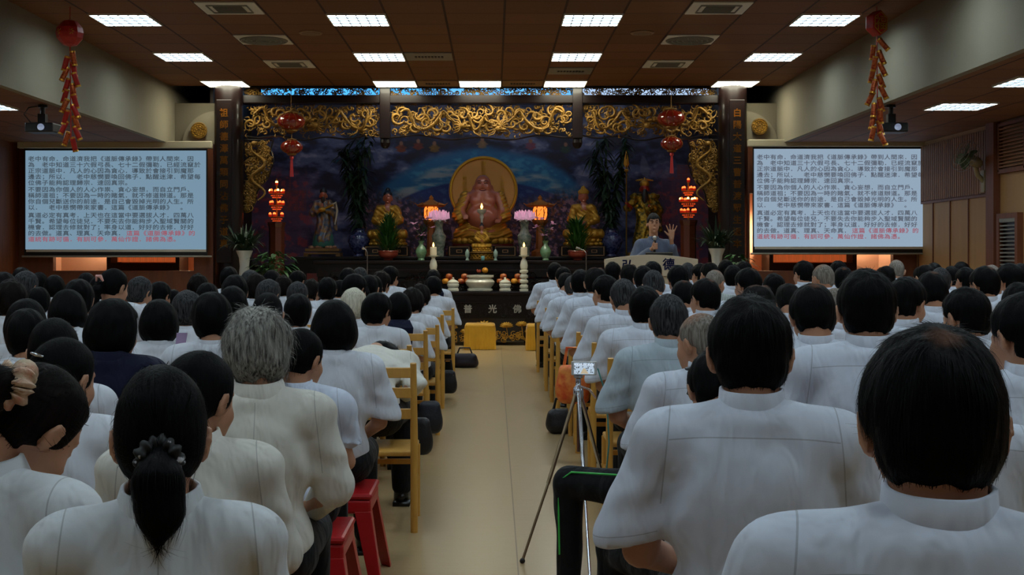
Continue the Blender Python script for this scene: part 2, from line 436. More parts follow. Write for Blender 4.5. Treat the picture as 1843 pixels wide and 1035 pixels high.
def niche(cx, w, nm, gap):
    t = thing('alcove_cabinet', 'dark cabinet with an orange curtain seen through the hatch below the %s screen' % nm, 'cabinet', (cx, 19.2, 0))
    MB().box(-w / 2 - .06, -w / 2, -.25, .3, 0, 2.2).box(w / 2, w / 2 + .06, -.25, .3, 0, 2.2).box(-w / 2, w / 2, -.25, .3, 0, 1.19).box(-w / 2, w / 2, -.25, .3, 2.1, 2.2).build('body', M_darker, t)
    m = MB()
    n = 40
    for i in range(n):
        x = -w / 2 + w * i / n; yy = .1 + .012 * math.sin(i * 1.7)
        m.box(x, x + w / n, yy, yy + .02, 1.2, 2.1)
    m.build('curtain', M_orange, t)
    for s in (-1, 1):
        q = thing('wall_lamp', 'warm wall lamp %s the curtained cabinet below the %s screen' % ('left of' if s < 0 else 'right of', nm), 'lamp', (cx + s * (w / 2 + .10 + gap * (s > 0)), 19.3, 1.62))
        MB().lathe([(.035, -.24), (.035, .24)], n=12).build('tube', M_bulb, q, smooth=True)
        MB().box(-.05, .05, .03, .3, -.28, -.24).box(-.05, .05, .03, .3, .24, .28).box(-.05, .05, -.05, .04, -.28, -.24).box(-.05, .05, -.05, .04, .24, .28).build('bracket', M_chrome, q)
niche(-5.30, .98, 'left', 0.0)
niche(4.82, 1.2, 'right', 0.0)

# quarter-round cream panels with gilt medallions beside the columns
for s, cx, nm in ((-1, -4.03, 'left'), (1, 3.63, 'right')):
    z0 = 2.88; r = .50; m = MB(); n = 20
    p = [(cx, z0)] + [(cx + s * r * math.cos(PI / 2 * i / n), z0 + r * 1.04 * math.sin(PI / 2 * i / n)) for i in range(n + 1)]
    k = len(p)
    vs = [(x, 18.22, z) for x, z in p] + [(x, 18.26, z) for x, z in p]
    m.add(vs, [tuple(range(k)), tuple(range(2 * k - 1, k - 1, -1))] + [(i, i + k, (i + 1) % k + k, (i + 1) % k) for i in range(k)])
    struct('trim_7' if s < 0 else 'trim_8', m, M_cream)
    struct('trim_9' if s < 0 else 'trim_10', bx(min(cx, CXL if s < 0 else CXR), max(cx, CXL if s < 0 else CXR), 18.28, 18.34, 2.2, 3.52), mat('shaded_cream_paint', (112, 104, 88), .85))  # darker cream than the quarter-round in front, so the arc reads
    mx, my = (358, 235) if s < 0 else (1367, 228)
    c = at(mx, my, 18.16)
    t = thing('gilt_medallion', 'round gilt carved medallion on the cream wall %s the altar' % ('left of' if s < 0 else 'right of'), 'medallion', c)
    q = MB(); prof = [(0.001, -.012), (.118, -.012), (.122, 0), (.118, .012), (.105, .014), (.1, .006), (.001, .006)]
    q.lathe(prof, n=32); o = q.build('disc', M_gold, t, smooth=True); o.rotation_euler = (R(90), 0, 0)
    q = MB()
    for j in range(3):
        rr = .03 + .028 * j; nn = 5 + 4 * j
        for i in range(nn):
            a = 2 * PI * i / nn + j
            q.tube([(rr * math.cos(a + u * .5) * (1 + .15 * math.sin(u * 5)), -.016, rr * math.sin(a + u * .5)) for u in (0, .3, .6, .9)], [.003, .007, .006, .002], 6)
    q.build('carving', M_gold2, t, smooth=True)

# ---------------------------------------------------------------- ceiling fixtures
def cell(i, x0=.106): return x0 + .6 * i
def fixture(x, y, z, louvre, label, grp):
    t = thing('ceiling_light', label, 'ceiling light', (x + .3, y + .3, z), 0, grp)
    e = .012
    MB().box(-.29, .29, -.29, .29, -.010, -.004).build('diffuser', M_light if louvre else M_lightB, t)
    f = MB()
    for a in (-1, 1):
        f.box(a * .30 - (e if a > 0 else 0) , a * .30 + (e if a < 0 else 0), -.30, .30, -.020, 0)
        f.box(-.30 + e, .30 - e, a * .30 - (e if a > 0 else 0), a * .30 + (e if a < 0 else 0), -.020, 0)
    f.build('frame', M_white, t)
    if louvre:
        l = MB()
        for i in range(1, 6):
            x_ = -.3 + i * .1; l.box(x_ - .004, x_ + .004, -.288, .288, -.026, -.012)
        for i in range(1, 4):
            y_ = -.3 + i * .15; l.box(-.288, .288, y_ - .004, y_ + .004, -.026, -.012)
        l.build('louvre', mat('brushed_aluminium', (84, 88, 92), .5), t)
    return t
cols = {'far left': -7, 'left of the aisle': -3, 'right of the aisle': 1, 'far right': 5}
yr = [(17.44, 'front row by the altar'), (15.04, 'second row from the altar'), (12.64, 'third row from the altar')]
for cn, ci in cols.items():
    for k in range(-1, 7):
        yy = 17.44 - 2.4 * (k + 1) + 0.0
        if k < 2: nm = yr[k + 1][1]
        else: nm = 'row %d from the altar' % (k + 2)
        fixture(cell(ci), yy, HC, k >= 0, 'square ceiling light, %s column, %s' % (cn, nm), 'ceiling lights of the hall')
fixture(cell(-1), 17.44, HC, False, 'square ceiling light in the middle of the front row by the altar', 'ceiling lights of the hall')
for side, x0 in (('right', 4.70), ('left', -5.80)):
    for k, yy in enumerate((13.15, 11.25, 8.8, 6.4, 4.0, 1.6)):
        fixture(x0, yy, HW, True, 'low ceiling light over the %s wing, %s' % (side, ['nearest the screen', 'second from the screen', 'third from the screen', 'fourth from the screen', 'fifth from the screen', 'sixth from the screen'][k]), 'ceiling lights of the wings')
# ---- air outlets and speakers
def cassette(x, y, label, round_=False, dark=False, flat=False):
    t = thing('air_outlet', label, 'air vent', (x + .3, y + .3, HC), 0, 'air outlets in the ceiling')
    if flat:
        f = MB().box(-.285, .285, -.285, .285, -.012, 0); f.build('panel', M_grey if dark else M_ventp, t)
        s_ = MB()
        for i in range(9): s_.box(-.17 + i * .04, -.145 + i * .04, -.05, .05, -.02, -.012)
        s_.build('slots', M_black, t); return t
    MB().box(-.29, .29, -.29, .29, -.014, 0).build('panel', M_white, t, bevel=.004)
    g_ = MB()
    if round_:
        for rr in (.08, .14, .2, .255):
            g_.tube([(rr * math.cos(a), rr * math.sin(a), -.02) for a in np.linspace(0, 2 * PI, 33)], .009, 6, False)
        for a in range(8):
            an = a * PI / 4 + .2
            g_.tube([(.03 * math.cos(an), .03 * math.sin(an), -.02), (.255 * math.cos(an + .35), .255 * math.sin(an + .35), -.02)], .006, 5)
        g_.build('grille', M_grey, t, smooth=True)
        MB().lathe([(.001, -.018), (.27, -.018), (.27, -.014), (.001, -.014)], n=32).build('backing', M_ventd, t)
    else:
        for i in range(7): g_.box(-.14, .14, -.15 + i * .045, -.132 + i * .045, -.028, -.014)
        g_.build('grille', M_ventd, t)
        q = MB().box(-.2, .2, -.19, -.18, -.026, -.014).box(-.2, .2, .17, .18, -.026, -.014).box(-.2, -.19, -.18, .17, -.026, -.014).box(.19, .2, -.18, .17, -.026, -.014)
        q.build('rim', M_grey, t)
    return t
M_ventd = mat('vent_dark', (110, 106, 98), 0.7); M_ventp = mat('vent_beige', (150, 118, 90), 0.7)
for nm, ci in (('left', -5), ('right', 3)):
    cassette(cell(ci), 12.04, 'white square air vent, %s side, nearest the camera' % nm)
    cassette(cell(ci), 13.84, 'white ceiling panel with round swirl grille, %s side' % nm, True)
    cassette(cell(ci), 15.64, 'white square air vent, %s side, nearest the altar' % nm)
    t = thing('ceiling_speaker', 'flat round ceiling speaker on the %s side' % nm, 'speaker', (-2.0 if nm == 'left' else 1.62, 13.7, HC))
    MB().lathe([(.001, -.02), (.12, -.02), (.13, -.012), (.13, 0), (.001, 0)], n=28).build('cover', M_ventp, t, smooth=True)
    MB().lathe([(.001, -.024), (.1, -.024), (.1, -.02), (.001, -.02)], n=28).build('mesh_grille', mat('beige_mesh', (128, 104, 80), .7), t)
cassette(cell(-2), 15.04, 'dark grey blank ceiling vent left of the middle', dark=True, flat=True)
cassette(cell(1), 16.24, 'dark grey blank ceiling vent right of the middle', dark=True, flat=True)
cassette(cell(-2), 17.44, 'brown slotted vent between the front ceiling lights, left one', flat=True)
cassette(cell(0), 17.44, 'brown slotted vent between the front ceiling lights, right one', flat=True)

# ---------------------------------------------------------------- projectors
def projector(x, y, nm):
    t = thing('projector', 'black projector hung from the low ceiling on the %s' % nm, 'projector', (x, y, HW))
    MB().box(-.15, .15, -.12, .14, -.30, -.20).build('body', M_black, t, bevel=.012)
    MB().lathe([(.025, -.20), (.025, -.03), (.05, -.03), (.05, 0)], n=14).box(-.04, .04, -.04, .04, -.2, -.1).build('mount', M_black, t)
    q = MB().lathe([(.001, 0), (.03, 0), (.036, .03), (.001, .028)], n=18); o = q.build('lens', mat('lens_glass', (120, 130, 150), .1, emit=(200, 215, 255), es=.25), t, smooth=True)
    o.rotation_euler = (R(90), 0, 0); o.location = (.03, -.115, -.25)
    MB().tube([(-.12, 0, -.2), (-.2, 0, -.1), (-.15, 0, -.03), (-.02, 0, -.01)], .006, 6).build('cable', M_black, t, smooth=True)
projector(-4.82, 13.4, 'left'); projector(4.24, 13.4, 'right')

# ---------------------------------------------------------------- projection screens with their text
SLIDE = ['老中有命．命道濟我把《道脈傳承錄》帶到人間來．因', '為 老中知道三十六假弓長、七十二假彌勒．已經流竄於', '正宗道脈中．凡人的心因為貪心．導致於會接引到魔那', '邊去；所以． 老中慈憫要喚回佛子．點醒迷津．希望每', '位佛子能夠認理歸宗．速回真宗。',
         '不要因為你個人的人心作祟、貪心妄想．而自立門戶、', '稱師道祖；不要因為一時的賭氣．就不修道辦道。那是', '你自個兒斷送你的前途．是自己會毀掉光明的人生。所', '以． 老中慈憫帶來家書．這篇《道脈傳承錄》 。',
         '真道必定有真考．上天也在這當中要選拔人才．四萬八', '千賢。希望每位徒兒．不要失去你能夠步入聖域賢關的', '機會．認理去修就對了；率身以道．好好的去修．好好']
def screen(nm, px0, px1, py0, py1, tint, inkc, hpx):
    Ys = 17.85
    a = at(px0, py0, Ys); b = at(px1, py1, Ys); cx = (a[0] + b[0]) / 2; w = b[0] - a[0]; h = a[2] - b[2]
    t = thing('projection_screen', 'pull-down projection screen with lines of Chinese text on the %s' % nm, 'screen', (cx, Ys, b[2]))
    MB().box(-w / 2 - .02, w / 2 + .02, 0, .004, -.1, h + .05).build('fabric', M_black, t)
    e = emat('projected_image_' + nm, tint, 1.0)
    MB().box(-w / 2, w / 2, -.004, 0, 0, h).build('projected_picture', e, t)
    MB().box(-w / 2 + .01, w / 2, -.005, 0, -.035, 0).build('lower_margin', mat('screen_grey', (210, 204, 190), .7), t)
    ha = at(hpx[0], 263, Ys)[0] - cx; hb = at(hpx[1], 263, Ys)[0] - cx
    MB().box(ha, hb, -.05, .06, h + .03, h + .13).build('housing', mat('cream_metal', (196, 188, 164), .35), t, bevel=.01)
    MB().tube([(-w / 2 - .05, 0, -.1), (w / 2 + .08, 0, -.1)], .013, 10).build('bottom_bar', mat('bar_metal', (150, 145, 135), .35), t, smooth=True)
    ink = emat('ink_' + nm, inkc, 1.0); red = emat('red_ink_' + nm, (154, 88, 102), 1.0)
    m1 = MB(); m2 = MB()
    ys = [0.085 + i * 0.0605 for i in range(5)] + [0.395 + i * 0.0605 for i in range(4)] + [0.655 + i * 0.0605 for i in range(5)]
    cs = w * .965 / 25.2
    def line(mb, s, x, z):
        i = 0
        for ch in s:
            if ch == ' ': i += 1; continue
            put_text(mb, ch, cs * .80, (x + cs * (i + .5), -.009, z - cs * .28), sx=1.2, thick=.0016)
            i += 1
    x0 = -w / 2 + w * .014
    for i, s in enumerate(SLIDE): line(m1, s, x0, h * (1 - ys[i]))
    line(m1, '的去做。道真、理真、天命真．', x0, h * (1 - ys[12]))
    line(m2, '這篇《道脈傳承錄》的', x0 + cs * 14.2, h * (1 - ys[12]))
    line(m2, '道統有跡可循．有訓可參．萬仙作證．諸佛為憑。', x0, h * (1 - ys[13]))
    m1.build('slide_text', ink, t); m2.build('red_slide_text', red, t)
screen('left', 46, 371, 271, 449, (118, 146, 166), (66, 78, 88), (33, 382))
screen('right', 1357, 1672, 268, 444, (146, 166, 186), (84, 90, 102), (1346, 1684))

# ---------------------------------------------------------------- hanging firecracker strings
M_red = mat('red_paper', (188, 34, 26), 0.45, var=0.3, vs=20); M_cr = mat('red_gold_foil', (214, 120, 60), 0.3, metal=0.55, rgb2=(150, 34, 22), vs=40, bump=.5, bs=90)
M_cap = mat('gold_foil', (215, 160, 60), 0.3, metal=0.8)
def firecrackers(px, Y, nm, hexed, y0, y1, seed, foil):
    c = at(px, y0, Y); rnd = random.Random(seed)
    t = thing('firecracker_string', 'red and gold string of firecrackers hanging from the ceiling on the %s' % nm, 'hanging ornament', (c[0], Y, HC))
    L = HC - c[2]
    MB().tube([(0, 0, 0), (0, 0, -L)], .004, 5).build('string', M_red, t)
    s = F_PX / Y; rr = .135 if not hexed else .11
    if hexed:
        q = MB(); n = 6; k = [(rr * math.cos(2 * PI * i / n + .5), rr * 1.15 * math.sin(2 * PI * i / n + .5)) for i in range(n)]
        q.add([(x, -.055, z) for x, z in k] + [(x, .055, z) for x, z in k], [tuple(range(n))[::-1], tuple(range(n, 2 * n))] + [(i, (i + 1) % n, (i + 1) % n + n, i + n) for i in range(n)])
        d = q.build('lantern_head', M_red, t, bevel=.01); d.location = (0, 0, -L - rr); d.rotation_euler = (0, 0, R(28))
        q = put_text(MB(), '福', .15, (-0, -.06, -.055), extrude=.004); q.build('gold_character', M_gold2, d)
        q = MB().tube([(rr * .82 * math.cos(2 * PI * i / 6 + .5), -.058, rr * .95 * math.sin(2 * PI * i / 6 + .5)) for i in range(7)], .005, 6); q.build('gold_rim', M_gold2, d)
    else:
        q = MB().lathe([(.001, -.135), (.07, -.115), (.125, -.05), (.135, 0), (.125, .05), (.07, .115), (.001, .135)], n=9)
        d = q.build('lantern_head', M_red, t); d.location = (0, 0, -L - rr)
        q = MB()
        for a in (-.5, .4):
            for i in range(6):
                an = i * 1.05
                q.tube([(math.sin(a) * .13 + .03 * math.cos(an), -math.cos(a) * .128, .03 * math.sin(an)), (math.sin(a) * .13 + .012 * math.cos(an + .8), -math.cos(a) * .13, .012 * math.sin(an + .8))], .004, 5)
        q.build('gold_flower', M_gold2, d)
    z = -L - 2 * rr; zend = -(HC - at(px, y1, Y)[2]); n = 17; cx_ = 0
    MB().tube([(0, 0, z), (.01, 0, zend + .08)], .006, 6).build('cord', M_red, t)
    for i in range(n):
        u = i / (n - 1); zz = z - .04 + (zend - z + .16) * u; sd = (-1) ** i
        ang = rnd.uniform(4, 26) * sd; 
        if hexed and i == 0: ang = 38
        q = MB().lathe([(.020, -.15), (.026, -.145), (.027, -.005), (.02, 0)], n=12)
        o = q.build('firecracker', M_cr if foil else (M_red if i % 3 else M_cr), t, smooth=True)
        o.location = (sd * rnd.uniform(.012, .035), rnd.uniform(-.03, .03), zz); o.rotation_euler = (R(rnd.uniform(-12, 12)), R(-ang), 0)
        q = MB().lathe([(.028, -.15), (.028, -.132)], n=12).lathe([(.028, -.018), (.028, -.002)], n=12); q.build('foil_band', M_cap, o, smooth=True)
firecrackers(126, 12.3, 'left', False, 35, 268, 3, False)
firecrackers(1578, 12.3, 'right', True, 22, 260, 4, True)

# ================================================================ the altar stage
AX = -0.20
def noise2(x, y, seed=0):
    rs = np.random.RandomState(seed); T = rs.rand(64, 64)
    out = 0; a = 1.0; tot = 0
    for o in range(5):
        xi = np.floor(x).astype(int); yi = np.floor(y).astype(int); fx = x - xi; fy = y - yi
        fx = fx * fx * (3 - 2 * fx); fy = fy * fy * (3 - 2 * fy)
        g = lambda i, j: T[i % 64, j % 64]
        v = (g(xi, yi) * (1 - fx) + g(xi + 1, yi) * fx) * (1 - fy) + (g(xi, yi + 1) * (1 - fx) + g(xi + 1, yi + 1) * fx) * fy
        out = out + a * v; tot += a; a *= .55; x = x * 2.03 + 17; y = y * 2.03 + 5
    return out / tot
def mural():
    YM = 21.2; s = F_PX / YM; nx, ny = 620, 230
    px = np.linspace(395, 1335, nx); py = np.linspace(150, 478, ny); U, V = np.meshgrid(px, py, indexing='ij')
    def sm(a, b, t): 
        t = np.clip((t - a) / (b - a), 0, 1); return t * t * (3 - 2 * t)
    def mix(c, d, t): return c * (1 - t[..., None]) + np.array(d) * t[..., None]
    n1 = noise2(U / 46, V / 22, 1); n2 = noise2(U / 14, V / 8, 2); n3 = noise2(U / 5, V / 5, 3)
    c = np.zeros(U.shape + (3,)) + np.array([22, 36, 78.])
    c = mix(c, [96, 108, 150], sm(.42, .62, n1) * .9); c = mix(c, [150, 156, 186], sm(.56, .74, n1 * .6 + n2 * .4)); c = mix(c, [12, 16, 40], sm(.52, .36, n1 * .7 + n2 * .3) * .8)
    c = mix(c, [16, 20, 50], sm(1120, 1210, U) * sm(330, 250, V) * .75)
    # bright dome of sky above the mountain
    e = np.sqrt(((U - 868) / 212) ** 2 + ((V - 425) / 155) ** 2)
    e = e + (n1 - .5) * .12
    c = mix(c, [36, 120, 176], sm(1.06, .96, e)); c = mix(c, [70, 160, 200], sm(1.0, .92, e) * sm(.45, .7, n2))
    c = mix(c, [168, 190, 196], sm(.92, .82, e) * sm(.35, .6, noise2(U / 60, V / 9, 7)))
    m = np.sqrt(((U - 868) / 205) ** 2 + ((V - 432) / 108) ** 2)
    c = mix(c, [26, 58, 130], sm(1.0, .97, m)); c = mix(c, [58, 96, 160], sm(.98, .9, m) * sm(.5, .62, n2))
    # flowering wood below the mountain
    f = sm(345, 392, V - 18 * np.sin(U / 60)) * sm(240, 200, np.abs(U - 868))
    c = mix(c, [70, 48, 74], f * .85); c = mix(c, [176, 132, 150], f * sm(.56, .66, n3)); c = mix(c, [36, 24, 34], f * sm(.44, .34, n3)); c = mix(c, [140, 84, 60], f * sm(.62, .7, noise2(U / 7, V / 7, 9)))
    # plum trees and pavilions at both sides
    for cx, w in ((500, 90), (1245, 90)):
        g = sm(w, w * .4, np.abs(U - cx)) * sm(290, 340, V)
        c = mix(c, [104, 70, 104], g * .8); c = mix(c, [176, 74, 84], g * sm(.54, .66, noise2(U / 10, V / 10, 11)) * .9)
    for k, (x0, x1, y0, y1) in enumerate([(1200, 1280, 318, 324), (1208, 1272, 324, 352), (1196, 1284, 352, 358), (1206, 1276, 358, 420), (1218, 1262, 296, 318), (1205, 1210, 282, 320), (520, 524, 290, 340), (505, 560, 338, 343), (510, 552, 343, 380)]):
        g = ((U > x0) & (U < x1) & (V > y0) & (V < y1)).astype(float)
        c = mix(c, [[150, 70, 64], [120, 84, 104]][k % 2], g * (.15 + .5 * (np.abs(np.sin(U * .9)) > .5) * (np.abs(np.sin(V * .7)) > .4)))
    # small robed figures seated in the clouds
    for fx, fy, col in ((722, 262, (190, 84, 40)), (753, 258, (170, 60, 40)), (782, 262, (196, 140, 50)), (868, 255, (190, 150, 110)), (955, 258, (196, 90, 120)), (1018, 264, (40, 84, 74))):
        g = sm(1.15, .85, np.sqrt(((U - fx) / (9 + 2 * np.sin(V))) ** 2 + ((V - fy - 5) / 7) ** 2)); c = mix(c, [v * .7 for v in col], g * (.4 + n2))
        g = sm(1.2, .8, np.sqrt(((U - fx) / 3.4) ** 2 + ((V - fy + 4) / 4) ** 2)); c = mix(c, (150, 104, 84), g)
    g = sm(1.2, .8, np.sqrt(((U - 1160 - (V - 300) * .12) / (4 + (V - 270) * .12).clip(3, 12)) ** 2 + ((V - 300) / 19) ** 2)); c = mix(c, [120, 130, 150], g * .6)
    L = np.clip(c / 255, 0, 1); L = np.where(L <= .04045, L / 12.92, ((L + .055) / 1.055) ** 2.4)
    X = (U - VX) / s; Z = EYE - (V - VY) / s
    V3 = np.stack([X, np.full_like(X, YM), Z], -1).reshape(-1, 3)
    i = np.arange(nx * ny).reshape(nx, ny)
    Q = np.stack([i[:-1, :-1], i[:-1, 1:], i[1:, 1:], i[1:, :-1]], -1).reshape(-1, 4)
    mt = bpy.data.materials.new('mural_paint'); mt.use_nodes = True; nt = mt.node_tree; at_ = nt.nodes.new('ShaderNodeVertexColor'); at_.layer_name = 'paint'
    b = nt.nodes['Principled BSDF']; nt.links.new(at_.outputs[0], b.inputs['Base Color']); b.inputs['Roughness'].default_value = .5
    me = np_mesh('mural_painting', V3, Q, mt, False)
    ca = me.color_attributes.new('paint', 'FLOAT_COLOR', 'POINT'); cc = np.ones((nx * ny, 4), np.float32); cc[:, :3] = L.reshape(-1, 3); ca.data.foreach_set('color', cc.ravel())
    o = add_obj('painted_mural', me); tag(o, 'wall-wide painted mural of clouds, mountain and blossom behind the altar statues', 'mural')
    md = o.modifiers.new('thickness', 'SOLIDIFY'); md.thickness = .03; md.offset = -1
mural()
# glowing panels stand in for the blue-lit wall behind the openwork transom
for x0, x1, nm, c_, s_ in ((-3.9, -.9, 'left', (70, 160, 225), 1.7), (-.9, 1.3, 'middle', (90, 165, 225), 1.6), (1.3, 3.6, 'right', (170, 195, 225), 1.2)):
    t = thing('cove_light_box', 'bluish cove light box glowing through the gilt openwork transom, %s third' % nm, 'lamp', ((x0 + x1) / 2, 21.0, 4.02))
    w = (x1 - x0) / 2 - .01
    MB().box(-w, w, -.02, 0, -.1, .24).build('glowing_panel', emat('cove_' + nm, c_, s_), t); MB().box(-w, w, 0, .1, -.12, .26).build('housing', M_darker, t)

# ---- frame: columns, beam, dividers
def column(px, tx, nm, couplet):
    X = (px - VX) / (F_PX / 18.1)
    t = thing('lacquered_column', 'dark lacquered round column with gilt Chinese characters on the %s of the altar' % nm, 'column', (X, 18.1, 0))
    MB().lathe([(.25, 0), (.25, .08), (.215, .12), (.205, .2), (.205, HC - .0)], n=40).build('shaft', M_dark, t, smooth=True)
    tX = (tx - VX) * 17.86 / F_PX - X
    pl = MB().box(tX - .11, tX + .11, -.24, -.205, EYE + 0.0 - .1, 3.52).build('couplet_board', M_dark, t, bevel=.006)
    m = MB()
    for i, ch in enumerate(couplet):
        z = EYE - (203 + i * 21.4 - VY) * 17.86 / F_PX
        put_text(m, ch, .125, (tX, -.243, z - .045), extrude=.003, thick=.0022)
    m.build('gilt_characters', mat('old_gilt', (176, 112, 32), .45, metal=.5), pl)
column(412, 403, 'left', '祖師德澤萬類同沾佛子道真')
column(1318, 1327, 'right', '白陽大道三曹普渡眾生返本')
def fx_(px, Y=18.2): return (px - VX) * Y / F_PX
def fz_(py, Y=18.2): return EYE - (py - VY) * Y / F_PX
t = thing('altar_frame_beam', 'glossy dark lacquered beam crossing above the altar between the columns', 'beam')
MB().box(fx_(436), fx_(1296), 18.12, 18.34, fz_(187), fz_(172)).build('crossbeam', M_dark, t, bevel=.012)
MB().box(fx_(436), fx_(1296), 18.14, 18.32, fz_(157.5), fz_(155)).build('top_rail', M_dark, t)
for k, xx in enumerate((-3.0, -1.6, -.2, 1.2, 2.6)):  # tubes added out of sight to brighten the mural and statues
    q = thing('tube_light', 'fluorescent tube behind the beam that lights the mural, %s from the left' % ['first', 'second', 'third', 'fourth', 'fifth'][k], 'lamp', (xx, 18.62, 4.0), 0, 'tubes behind the altar beam')
    MB().tube([(-.55, 0, 0), (.55, 0, 0)], .018, 10).build('tube', emat('alcove_tube', (230, 236, 255), 18.0), q, smooth=True); MB().box(-.6, .6, -.07, -.03, -.05, .08).box(-.5, -.48, -.06, -.04, .08, .36).box(.48, .5, -.06, -.04, .08, .36).build('batten', M_white, q)
for a, b in ((684, 703), (1030, 1048)):
    q = MB().box(fx_(a), fx_(b), 18.10, 18.30, fz_(250), fz_(156)); q.lathe([(.03, -.14), (.06, -.11), (.075, -.06), (.07, 0)], c=(fx_((a + b) / 2), 18.2, fz_(250)), n=16)
    o = q.build('hanging_post', M_dark, bevel=.01); tag(o, 'dark lacquered post with a turned drop between the gilt friezes, %s one' % ('left' if a < 900 else 'right'), 'post')
# ---- gilt carving
def spiral(mb, cx, cz, Y, r, turns, ph, w, dirn=1, n=16):
    pts = []; rd = []
    for i in range(n + 1):
        u = i / n; a = ph + dirn * turns * 2 * PI * u; q = r * (1 - .85 * u)
        pts.append((cx + q * math.cos(a), Y - .012 * math.sin(PI * u) - .01 * u, cz + q * math.sin(a))); rd.append(w * (1 - .5 * u) * (.5 + .5 * min(1, u * 5)))
    mb.tube(pts, rd, 6)
def dragon(mb, x0, z0, x1, Y, amp, ph, w, flip=1):
    pts = []; rd = []; n = 46
    for i in range(n + 1):
        u = i / n; x = x0 + (x1 - x0) * (u + .05 * math.sin(u * 12 + ph)); z = z0 + amp * math.sin(ph + u * 9.5) * (1 - .25 * u)
        pts.append((x, Y - .02 - .025 * math.sin(u * 9 + 1), z)); rd.append(w * (.35 + .65 * math.sin(PI * min(1, u * 1.1 + .08)) ** .6) if u < .97 else w * .8)
    mb.tube(pts, rd, 9)
    for i in range(2, n - 2, 1):                                             # dorsal fins
        p = pts[i]; mb.leaf(p, (pts[i][2] - pts[i + 1][2], -.2, (pts[i + 1][0] - pts[i][0])), rd[i] * 2.1, w * .7, 0, 2)
    hx, hy, hz = pts[-1]; d = 1 if x1 > x0 else -1
    mb.ball((hx + d * .035, hy - .02, hz), (.06, .04, .045)); mb.ball((hx + d * .10, hy - .03, hz - .008), (.045, .028, .022)); mb.ball((hx + d * .09, hy - .02, hz - .04), (.038, .02, .012))
    mb.ball((hx + d * .055, hy - .06, hz + .022), .014)
    for k in range(7):
        a = 1.4 + k * .5; mb.tube([(hx, hy - .01, hz), (hx - d * .05 * abs(math.cos(a)) - d * .02, hy - .02, hz + .08 * math.sin(a)), (hx - d * .12, hy, hz + .11 * math.sin(a))], [.016, .011, .003], 5)
    for u in (.3, .62):                                                      # legs with claws
        i = int(u * n); p = pts[i]; e = (p[0] + d * .08, p[1] - .03, p[2] - .09); mb.tube([p, (p[0] + d * .02, p[1] - .04, p[2] - .06), e], [w * .6, w * .45, w * .35], 6)
        for k in (-1, 0, 1): mb.tube([e, (e[0] + d * .045, e[1] - .01, e[2] + k * .025)], [.008, .002], 5)
def edge_curve(x, x0, x1, base, seed):
    u = (x - x0) / (x1 - x0)
    return base + .022 * math.sin(u * 3 * 2 * PI + seed) + .02 * math.cos(u * PI * 2)
def frieze(pa, pb, nm, seed, drag):
    rnd = random.Random(seed); x0, x1 = fx_(pa), fx_(pb); z1, z0 = fz_(187), fz_(246)
    t = thing('carved_gilt_frieze', 'carved gilt dragon frieze under the beam, %s panel' % nm, 'carving', ((x0 + x1) / 2, 18.2, z0), 0, 'carved gilt friezes over the altar')
    m = MB(); X0 = x0 - (x0 + x1) / 2; X1 = -X0; H = z1 - z0
    for d in drag: dragon(m, *d)
    dr = m.build('dragon', M_gold, t, smooth=True, angle=80)
    m = MB(); nsp = int((X1 - X0) * 60)
    for i in range(int((X1 - X0) * 16)):
        x = X0 + .07 + (X1 - X0 - .14) * (i + .5) / int((X1 - X0) * 16); z = rnd.uniform(.10, H - .10); spiral(m, x, z, -.01, rnd.uniform(.07, .12), rnd.uniform(.7, 1.2), rnd.uniform(0, 6.28), rnd.uniform(.018, .028), rnd.choice((-1, 1)), 18)
    for i in range(nsp):
        x = rnd.uniform(X0 + .04, X1 - .04); z = rnd.uniform(.04, H - .04); spiral(m, x, z, rnd.uniform(-.0, .03), rnd.uniform(.03, .07), rnd.uniform(.9, 1.6), rnd.uniform(0, 6.28), rnd.uniform(.009, .016), rnd.choice((-1, 1)), 12)
    for i in range(nsp * 2):
        x = rnd.uniform(X0 + .02, X1 - .02); z = rnd.uniform(.02, H - .02); a = rnd.uniform(0, 6.28); L = rnd.uniform(.04, .09)
        m.tube([(x, .01, z), (x + L * .5 * math.cos(a), -.015, z + L * .5 * math.sin(a)), (x + L * math.cos(a + .7), .01, z + L * math.sin(a + .7))], [.004, .013, .002], 5)
    m.build('cloud_scrolls', M_gold, t, smooth=True, angle=80)
    m = MB(); pts = [(X0 + (X1 - X0) * i / 60, 0, edge_curve(X0 + (X1 - X0) * i / 60, X0, X1, -.012, seed)) for i in range(61)]
    m.tube(pts, .013, 6); m.build('scalloped_edge', M_dark, t, smooth=True)
frieze(440, 685, 'left', 3, [(-.85, .28, -.1, -.02, .13, .3, .026), (.85, .24, .1, -.02, .14, 2.2, .026)])
frieze(703, 1030, 'middle', 5, [(-1.2, .24, -.3, -.02, .15, .8, .027), (1.2, .24, .3, -.02, .15, .8, .027), (-.22, .2, .2, -.03, .12, 1.5, .024)])
frieze(1048, 1290, 'right', 9, [(.85, .28, .1, -.02, .13, .3, .026), (-.85, .24, -.1, -.02, .14, 2.2, .026)])
